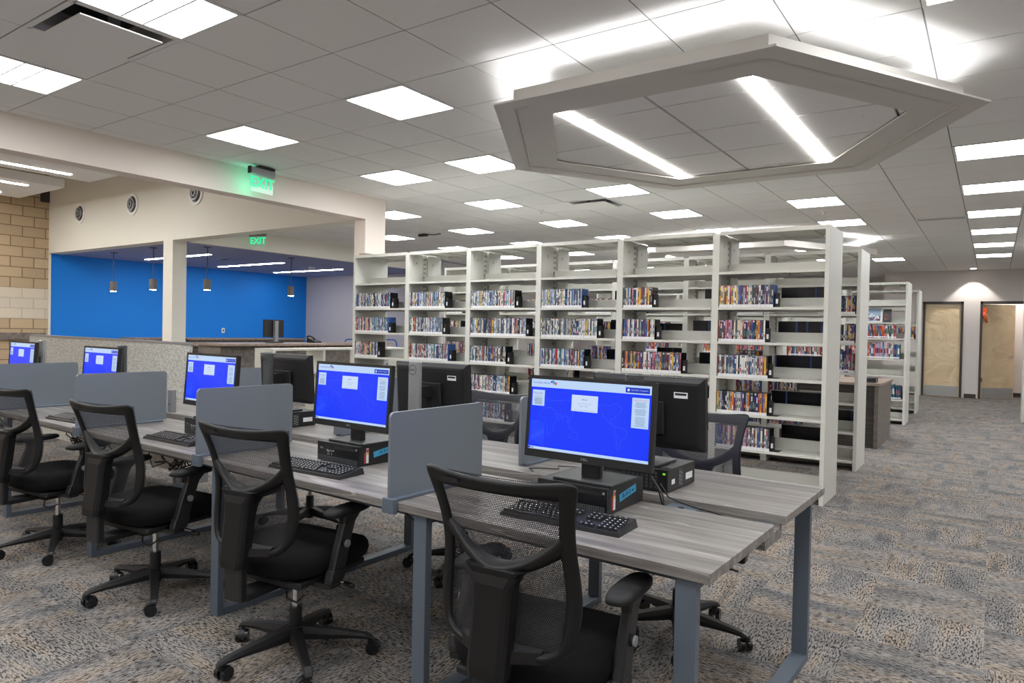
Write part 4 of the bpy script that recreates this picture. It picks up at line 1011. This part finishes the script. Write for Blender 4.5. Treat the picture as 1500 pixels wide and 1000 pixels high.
# ------------------------------------------------------------------ shelving
BP = .93
def shelving(lab, xr, nb, y0, zs, depth=.57, single=False, top=2.29):
    xl = xr-nb*BP; ym = depth/2
    t = thing('library_shelving', lab, 'shelving', (xr, y0, 0))
    for x in (0, -nb*BP): MB().box(x-.035 if x == 0 else x-.005, x if x == 0 else x+.03, 0, depth, 0, top, SHELFM, ch=.002).obj('end_panel', t)
    def upr():
        u = MB().box(-.03, .03, 0, ym-.05, .0, top-.02, SHELFM).box(-.03, .03, ym+.05, depth, 0, top-.02, SHELFM)
        u.box(-.018, .018, ym-.03, ym+.03, 0, top-.02, SHELFM)
        for k in range(40):
            for s_ in (-1, 1): u.box(s_*.018, s_*.0188, ym-.018, ym-.008, .1+k*.054, .125+k*.054, SHELFD).box(s_*.018, s_*.0188, ym+.008, ym+.018, .1+k*.054, .125+k*.054, SHELFD)
        for s_ in (-1, 1): u.box(s_*.03, s_*.0305, ym-.16, ym-.152, top-.14, top-.11, SHELFD).box(s_*.03, s_*.0305, ym+.13, ym+.138, top-.14, top-.11, SHELFD)
        return u
    um = upr().mesh('upright')
    for k in range(1, nb):
        o = bpy.data.objects.new('upright', um); col.objects.link(o); o.parent = t; o.location = (-k*BP, 0, 0)
    a = BP/2-.0325
    cmz = MB().box(-a, a, 0, .018, -.035, 0, SHELFM).box(-a, a, depth-.018, depth, -.035, 0, SHELFM).box(-a, a, .018, depth-.018, -.008, 0, SHELFM)
    for x in (-.3, 0, .3): cmz.box(x-.01, x+.01, .018, depth-.018, -.03, -.008, SHELFM)
    cme = cmz.mesh('canopy_top')
    def shf(rear):
        s = MB(); y1, y2 = (.004, ym-.012) if not rear else (ym+.012, depth-.004)
        s.box(-a, a, y1, y2, -.004, 0, SHELFM)
        yf = y1 if not rear else y2-.01
        s.box(-a, a, yf, yf+.01, -.022, -.004, SHELFM)
        yb = y2-.004 if not rear else y1
        s.box(-a, a, yb, yb+.004, 0, .09, SHELFM); s.box(-a, a, yb, yb+.004, -.03, -.004, SHELFM)
        for x in (-.25, .1): s.box(x-.012, x+.012, y1+.012, y2-.006, -.016, -.004, SHELFM)
        for x in (-a+.004, a-.007): s.box(x, x+.003, y1+.03, y2-.005, 0, .03, SHELFM)
        return s
    s0, s1 = shf(False).mesh('shelf'), shf(True).mesh('shelf')
    for k in range(nb):
        xc = -(k+.5)*BP
        o = bpy.data.objects.new('canopy_top', cme); col.objects.link(o); o.parent = t; o.location = (xc-.0025, 0, top-.002)
        for z in zs:
            for me in (s0, s1):
                o = bpy.data.objects.new('shelf', me); col.objects.link(o); o.parent = t; o.location = (xc-.0025, 0, z)
        o = bpy.data.objects.new('shelf', s0); 
    kk = MB().box(-nb*BP+.03, -.036, ym-.02, ym+.02, 0, .06, SHELFM); kk.obj('base_rail', t)
    return t
ZS = [.10, .395, .695, 1.015, 1.32, 1.62, 1.93]
shelving('long off-white metal shelving row nearest the desks, full of disc cases', -1.10, 6, 6.04, [z for z in ZS])
shelving('second off-white shelving row, just behind the disc-case row', -1.125, 6, 7.84, [z for z in ZS])
ZS3 = [.08, .40, .78, 1.05, 1.38, 1.64, 1.93]
shelving('off-white shelving row of picture books beyond the low counter', -1.13, 6, 12.65, ZS3)
shelving('farthest off-white shelving row, nearest the wrapped doors', -1.14, 6, 14.75, ZS3)
shelving('off-white shelving row at the right edge of the aisle', .43+4*BP, 4, 14.6, ZS3)

PAL = [('black', (32, 32, 36)), ('dark grey', (70, 72, 78)), ('white', (225, 224, 222)), ('navy', (38, 48, 96)), ('blue', (58, 98, 168)), ('red', (172, 44, 46)), ('yellow', (218, 180, 52)), ('orange', (205, 110, 52)), ('pale blue', (150, 172, 200)), ('cream', (212, 200, 176)), ('purple', (96, 62, 112)), ('green', (78, 122, 84)), ('grey', (140, 142, 148)), ('pink', (200, 130, 150)), ('brown', (110, 76, 56)), ('maroon', (100, 34, 46)), ('teal', (50, 110, 120))]
PM = {n: mat('cover_'+n.replace(' ', '_'), lin(*c), .4) for n, c in PAL}
NAMES = [n for n, c in PAL]
rg = random.Random(11)
MUTED = ['white', 'grey', 'dark grey', 'pale blue', 'cream', 'navy', 'black', 'teal']
def dvd_geo(mb, base, rr, T=None, blue=False, muted=False):
    w, d, h = .0140, .134, .190; hw = w/2
    cs = PM['blue'] if blue else BLKG
    mb.box(-hw, hw, .0005, d, 0, h, cs, T)
    def band(z0, z1, M, x0=-hw, x1=hw, y=-.0002): mb.box(x0, x1, y, .0006, z0, z1, M, T)
    band(.0, .024, LABELW)
    band(.024, h-.002, PM[base])
    z = .03
    others = [n for n in (MUTED if muted else NAMES) if n != base]
    k = rr.choice([1, 2, 2, 3])
    for q in range(k):
        z0 = z+rr.uniform(0, .03); z1 = min(h-.008, z0+rr.uniform(.012, .06))
        if z1 <= z0: break
        band(z0, z1, PM[rr.choice(others)], -hw*.62, hw*.62, -.0006); z = z1+.006
    if rr.random() < .5: band(h-.02, h-.006, PM[rr.choice(others)], -hw*.9, hw*.9, -.0005)
WTS_L = ['pale blue', 'white', 'grey', 'dark grey', 'navy', 'black', 'cream', 'pale blue', 'grey', 'white', 'teal', 'red', 'blue', 'yellow']
WTS_R = ['white', 'black', 'dark grey', 'red', 'yellow', 'blue', 'purple', 'cream', 'orange', 'white', 'navy', 'black', 'maroon', 'grey', 'pink']
VAR = []
for q in range(48):
    b = (WTS_R if q % 2 else WTS_L)[(q//2) % len(WTS_R if q % 2 else WTS_L)]
    mb = MB(); dvd_geo(mb, b, rg, blue=q % 12 == 0, muted=q % 2 == 0); VAR.append((b, mb.mesh('dvd_case'), q % 12 == 0, q % 2 == 0))
stuff = MB(); nind = 0
BAYN = ['rightmost', 'second from right', 'third from right', 'fourth from right', 'fifth from right', 'leftmost']
SHN = {1.62: 'second', 1.32: 'third', 1.015: 'fourth', .695: 'fifth', .395: 'sixth'}
def disc_run(xs, L, z, y, rot, ind, bayname, shname, rowname, grp, muted=False):
    """discs side by side from world x xs to xs+L, spine plane at y, rot True when the spines face away"""
    global nind
    n = int(L/.0148)
    for q in range(n):
        x = xs+.008+q*.0148
        b, me, bl_, mu_ = rg.choice(VAR)
        if muted and not mu_ and rg.random() < .8: b, me, bl_, mu_ = rg.choice(VAR[0::2])
        if not muted and mu_ and rg.random() < .4: b, me, bl_, mu_ = rg.choice(VAR[1::2])
        yy = y+rg.uniform(0, .004)*(1 if not rot else -1)
        if ind:
            o = bpy.data.objects.new('dvd_case', me); col.objects.link(o)
            o.location = (x, yy, z+.0003); o.rotation_euler = (0, 0, pi if rot else 0)
            tag(o, (f'{b}-spined disc case, {ORD[min(q+1,40)]} from left, {shname} shelf down, {bayname} {rowname} bay' if not rot else f'disc case seen from behind, {ORD[min(q+1,40)]} from left, {shname} shelf down, {bayname} {rowname} bay'), 'disc case', grp)
            nind += 1
        else:
            T = Matrix.Translation((x, yy, z+.0003)) @ Matrix.Rotation(pi if rot else 0, 4, 'Z')
            dvd_geo(stuff, b, rg, T, bl_, mu_)
def bookend(x, y, z, rot, lab, grp='black bookends on the disc shelves'):
    t = thing('bookend', lab, 'bookend', (x, y, z), 0, grp)
    s_ = -1 if rot else 1
    MB().box(0, .003, 0 if not rot else -.12, .12 if not rot else 0, .0005, .125, BLK).box(0, .07, 0 if not rot else -.12, .12 if not rot else 0, .0003, .0025, BLK).obj('plate', t)
    if not rot: MB().box(.003, .03, .004, .05, .0026, .12, BLK, ch=.004).box(.006, .024, .0032, .004, .03, .07, LABELW).obj('support_block', t)
FR = {0: [(1.62, .47), (1.32, .40), (1.015, .43), (.695, .44), (.395, .46)], 1: [(1.62, .30), (1.32, .34), (1.015, .60), (.695, .5), (.395, .4)], 2: [(1.62, .48), (1.32, .66), (1.015, .52), (.695, .3), (.395, .5)],
      3: [(1.62, .60), (1.32, .74), (1.015, .50), (.695, .56), (.395, .5)], 4: [(1.62, .55), (1.32, .52), (1.015, .62), (.695, .5), (.395, .5)], 5: [(1.62, .62), (1.32, .58), (1.015, .40), (.695, .5), (.395, .5)]}
BKR = {0: [.43, .45, .47, .49, .40], 1: [.2, .31, .24, .3, .3], 2: [.22, .26, .3, .3, .3], 3: [.22, .18, .14, .3, .3], 4: [.14, 0, 0, .2, .2], 5: [.1, 0, 0, .2, .2]}
for bay in range(6):
    xL = -1.10-(bay+1)*BP+.036; xR = -1.10-bay*BP-.038
    for k, (z, L) in enumerate(FR[bay]):
        disc_run(xL, L, z, 6.048, False, bay < 2 and nind < 290, BAYN[bay], SHN[z], 'front', 'disc cases on the front shelving', bay > 1)
        bookend(xL+L+.002, 6.06, z, False, f'black bookend, {SHN[z]} shelf down, {BAYN[bay]} front bay')
n0 = nind
for bay in range(6):
    xR = -1.10-bay*BP-.04
    for k, (z, L) in enumerate(FR[bay]):
        Lb = BKR[bay][k]
        if Lb: disc_run(xR-Lb, Lb, z, 6.60, True, False, '', '', '', '')
for bay in range(6):   # second row, both faces
    xL = -1.125-(bay+1)*BP+.036; xR = -1.125-bay*BP-.038
    for z in (1.62, 1.32, 1.015, .695, .395):
        L = rg.uniform(.28, .42); disc_run(xR-L if (bay+int(z*10)) % 3 else xL, L, z, 7.85, False, False, '', '', '', '')
        if rg.random() < .8: L = rg.uniform(.25, .5); disc_run(xR-L, L, z, 8.40, True, False, '', '', '', '')
tag(stuff.obj('dvd_cases', fix=False), 'rows of disc cases filling the left bays and the shelves behind', 'disc cases', None, 'stuff')

# picture books
BV = []
for q in range(26):
    n_ = rg.choice(['red', 'yellow', 'blue', 'green', 'white', 'orange', 'purple', 'pink', 'teal', 'navy', 'cream', 'pale blue', 'maroon', 'brown'])
    w_, d_, h_ = rg.uniform(.012, .028), .19, rg.uniform(.20, .27)
    mb = MB().box(-w_/2, w_/2, 0, d_, 0, h_, PM[n_], ch=.0015)
    mb.box(-w_/2+.002, w_/2-.002, -.0006, .001, h_*.35, h_*.35+rg.uniform(.04, .1), PM[rg.choice([x for x in NAMES if x != n_])])
    mb.box(-w_/2, w_/2, -.0008, .001, .01, .032, LABELW)
    mb.box(-w_/2+.002, w_/2-.002, d_, d_+.0004, .004, h_-.004, LABELW)
    BV.append((n_, w_, h_, mb.mesh('book')))
def book_run(xs, L, z, y, hmin, hmax, lean, where, grp, rot=False):
    x = xs; k = 0
    cand = [b for b in BV if hmin <= b[2] <= hmax] or BV
    while x < xs+L:
        n_, w_, h_, me = rg.choice(cand); k += 1
        o = bpy.data.objects.new('book', me); col.objects.link(o)
        a = math.radians(lean) if lean and (k % 9) > 2 else 0
        o.location = (x+w_/2+abs(math.sin(a))*w_*.5, y+(0 if not rot else 0), z+.0005+abs(math.sin(a))*w_/2); o.rotation_euler = (0, -a if not rot else 0, pi if rot else 0)
        tag(o, f'{n_} picture book, {ORD[min(k,40)]} from left, {where}', 'book', grp)
        x += w_*(1+.12*bool(a))+.0015
book_run(-1.13-.93+.05, .72, 1.38, 12.662, 0, .235, 12, 'upper book shelf, third shelving row', 'books on the third shelving row')
book_run(-1.13-.93+.05, .76, 1.05, 12.662, .21, .3, 0, 'middle book shelf, third shelving row', 'books on the third shelving row')
book_run(-1.42, .22, .40, 12.662, .2, .3, 5, 'low book shelf, third shelving row', 'books on the third shelving row')
book_run(-1.14-.93+.6, .26, 1.38, 14.762, 0, .24, 10, 'end bay of the farthest shelving row', 'books on the farthest shelving row')
book_run(-1.13-1.86+.05, .8, 1.38, 12.662, 0, .25, 0, 'second bay upper shelf, third shelving row', 'books on the third shelving row')
book_run(-1.13-1.86+.05, .8, 1.05, 12.662, 0, .3, 0, 'second bay middle shelf, third shelving row', 'books on the third shelving row')
for b_ in range(2, 5):
    book_run(-1.13-(b_+1)*.93+.05, .55, 1.38, 12.662, 0, .25, 0, f'upper shelf, {ORD[b_+1]} bay of third row', 'books on the third shelving row')
    book_run(-1.13-(b_+1)*.93+.05, .5, 1.05, 12.662, 0, .3, 0, f'middle shelf, {ORD[b_+1]} bay of third row', 'books on the third shelving row')
book_run(-1.125-.93+.62, .2, 1.015, 7.852, 0, .25, 0, 'end bay of the second shelving row, middle shelf', 'books at the end of the second row')
# displayed books
def display(x, y, z, w, h, M, pic, lab):
    t = thing('display_book', lab, 'book', (x, y, z), 0); T = Matrix.Rotation(math.radians(-12), 4, 'X')
    MB().box(0, w, 0, .012, 0, h, M, T).obj('cover', t)
    q = MB()
    rr = random.Random(2)
    q.box(.012, w-.03, -.0006, 0, .02, h-.02, PM['pale blue'] if pic else PM['black'], T)
    for k in range(26):
        cx, cz = rr.uniform(.03, w-.05), rr.uniform(.03, h*.5); s = rr.uniform(.008, .022)
        q.box(cx-s, cx+s, -.0006-.0002*k, 0, cz-s*.6, cz+s, PM[rr.choice(['maroon', 'purple', 'navy', 'white'] if pic else ['brown', 'black', 'maroon'])], T)
    q.obj('cover_picture', t)
display(-1.74, 12.75, 1.645, .24, .25, PM['white'], True, 'white picture book displayed face-out on the third shelving row')
display(-1.49, 12.75, 1.645, .12, .22, PM['black'], False, 'dark book displayed face-out beside the white picture book')
# low counter behind the second row
t = thing('low_counter', 'low dark wood counter with grey top beyond the second shelving row', 'counter', (-1.15, 9.62, 0))
MB().box(-1.6, -.02, .03, 1.26, .0, .785, DARKWOOD).obj('cabinet', t)
MB().box(-.045, 0, .0, 1.29, 0, .785, COUNTERW).obj('end_panel', t)
MB().box(-1.65, .02, -.02, 1.31, .785, .815, COUNTERT).obj('countertop', t)
bk = MB().box(-1.33, -1.2, 9.75, 9.95, .816, .87, DGREY)
for q in range(5): bk.tube([(-1.33+q*.03, 9.74, .83), (-1.325+q*.03, 9.735, .88), (-1.305+q*.03, 9.735, .88), (-1.30+q*.03, 9.74, .83)], .004, BLK, n=5)
tag(bk.obj('wire_basket'), 'small black wire basket on the low counter', 'basket')
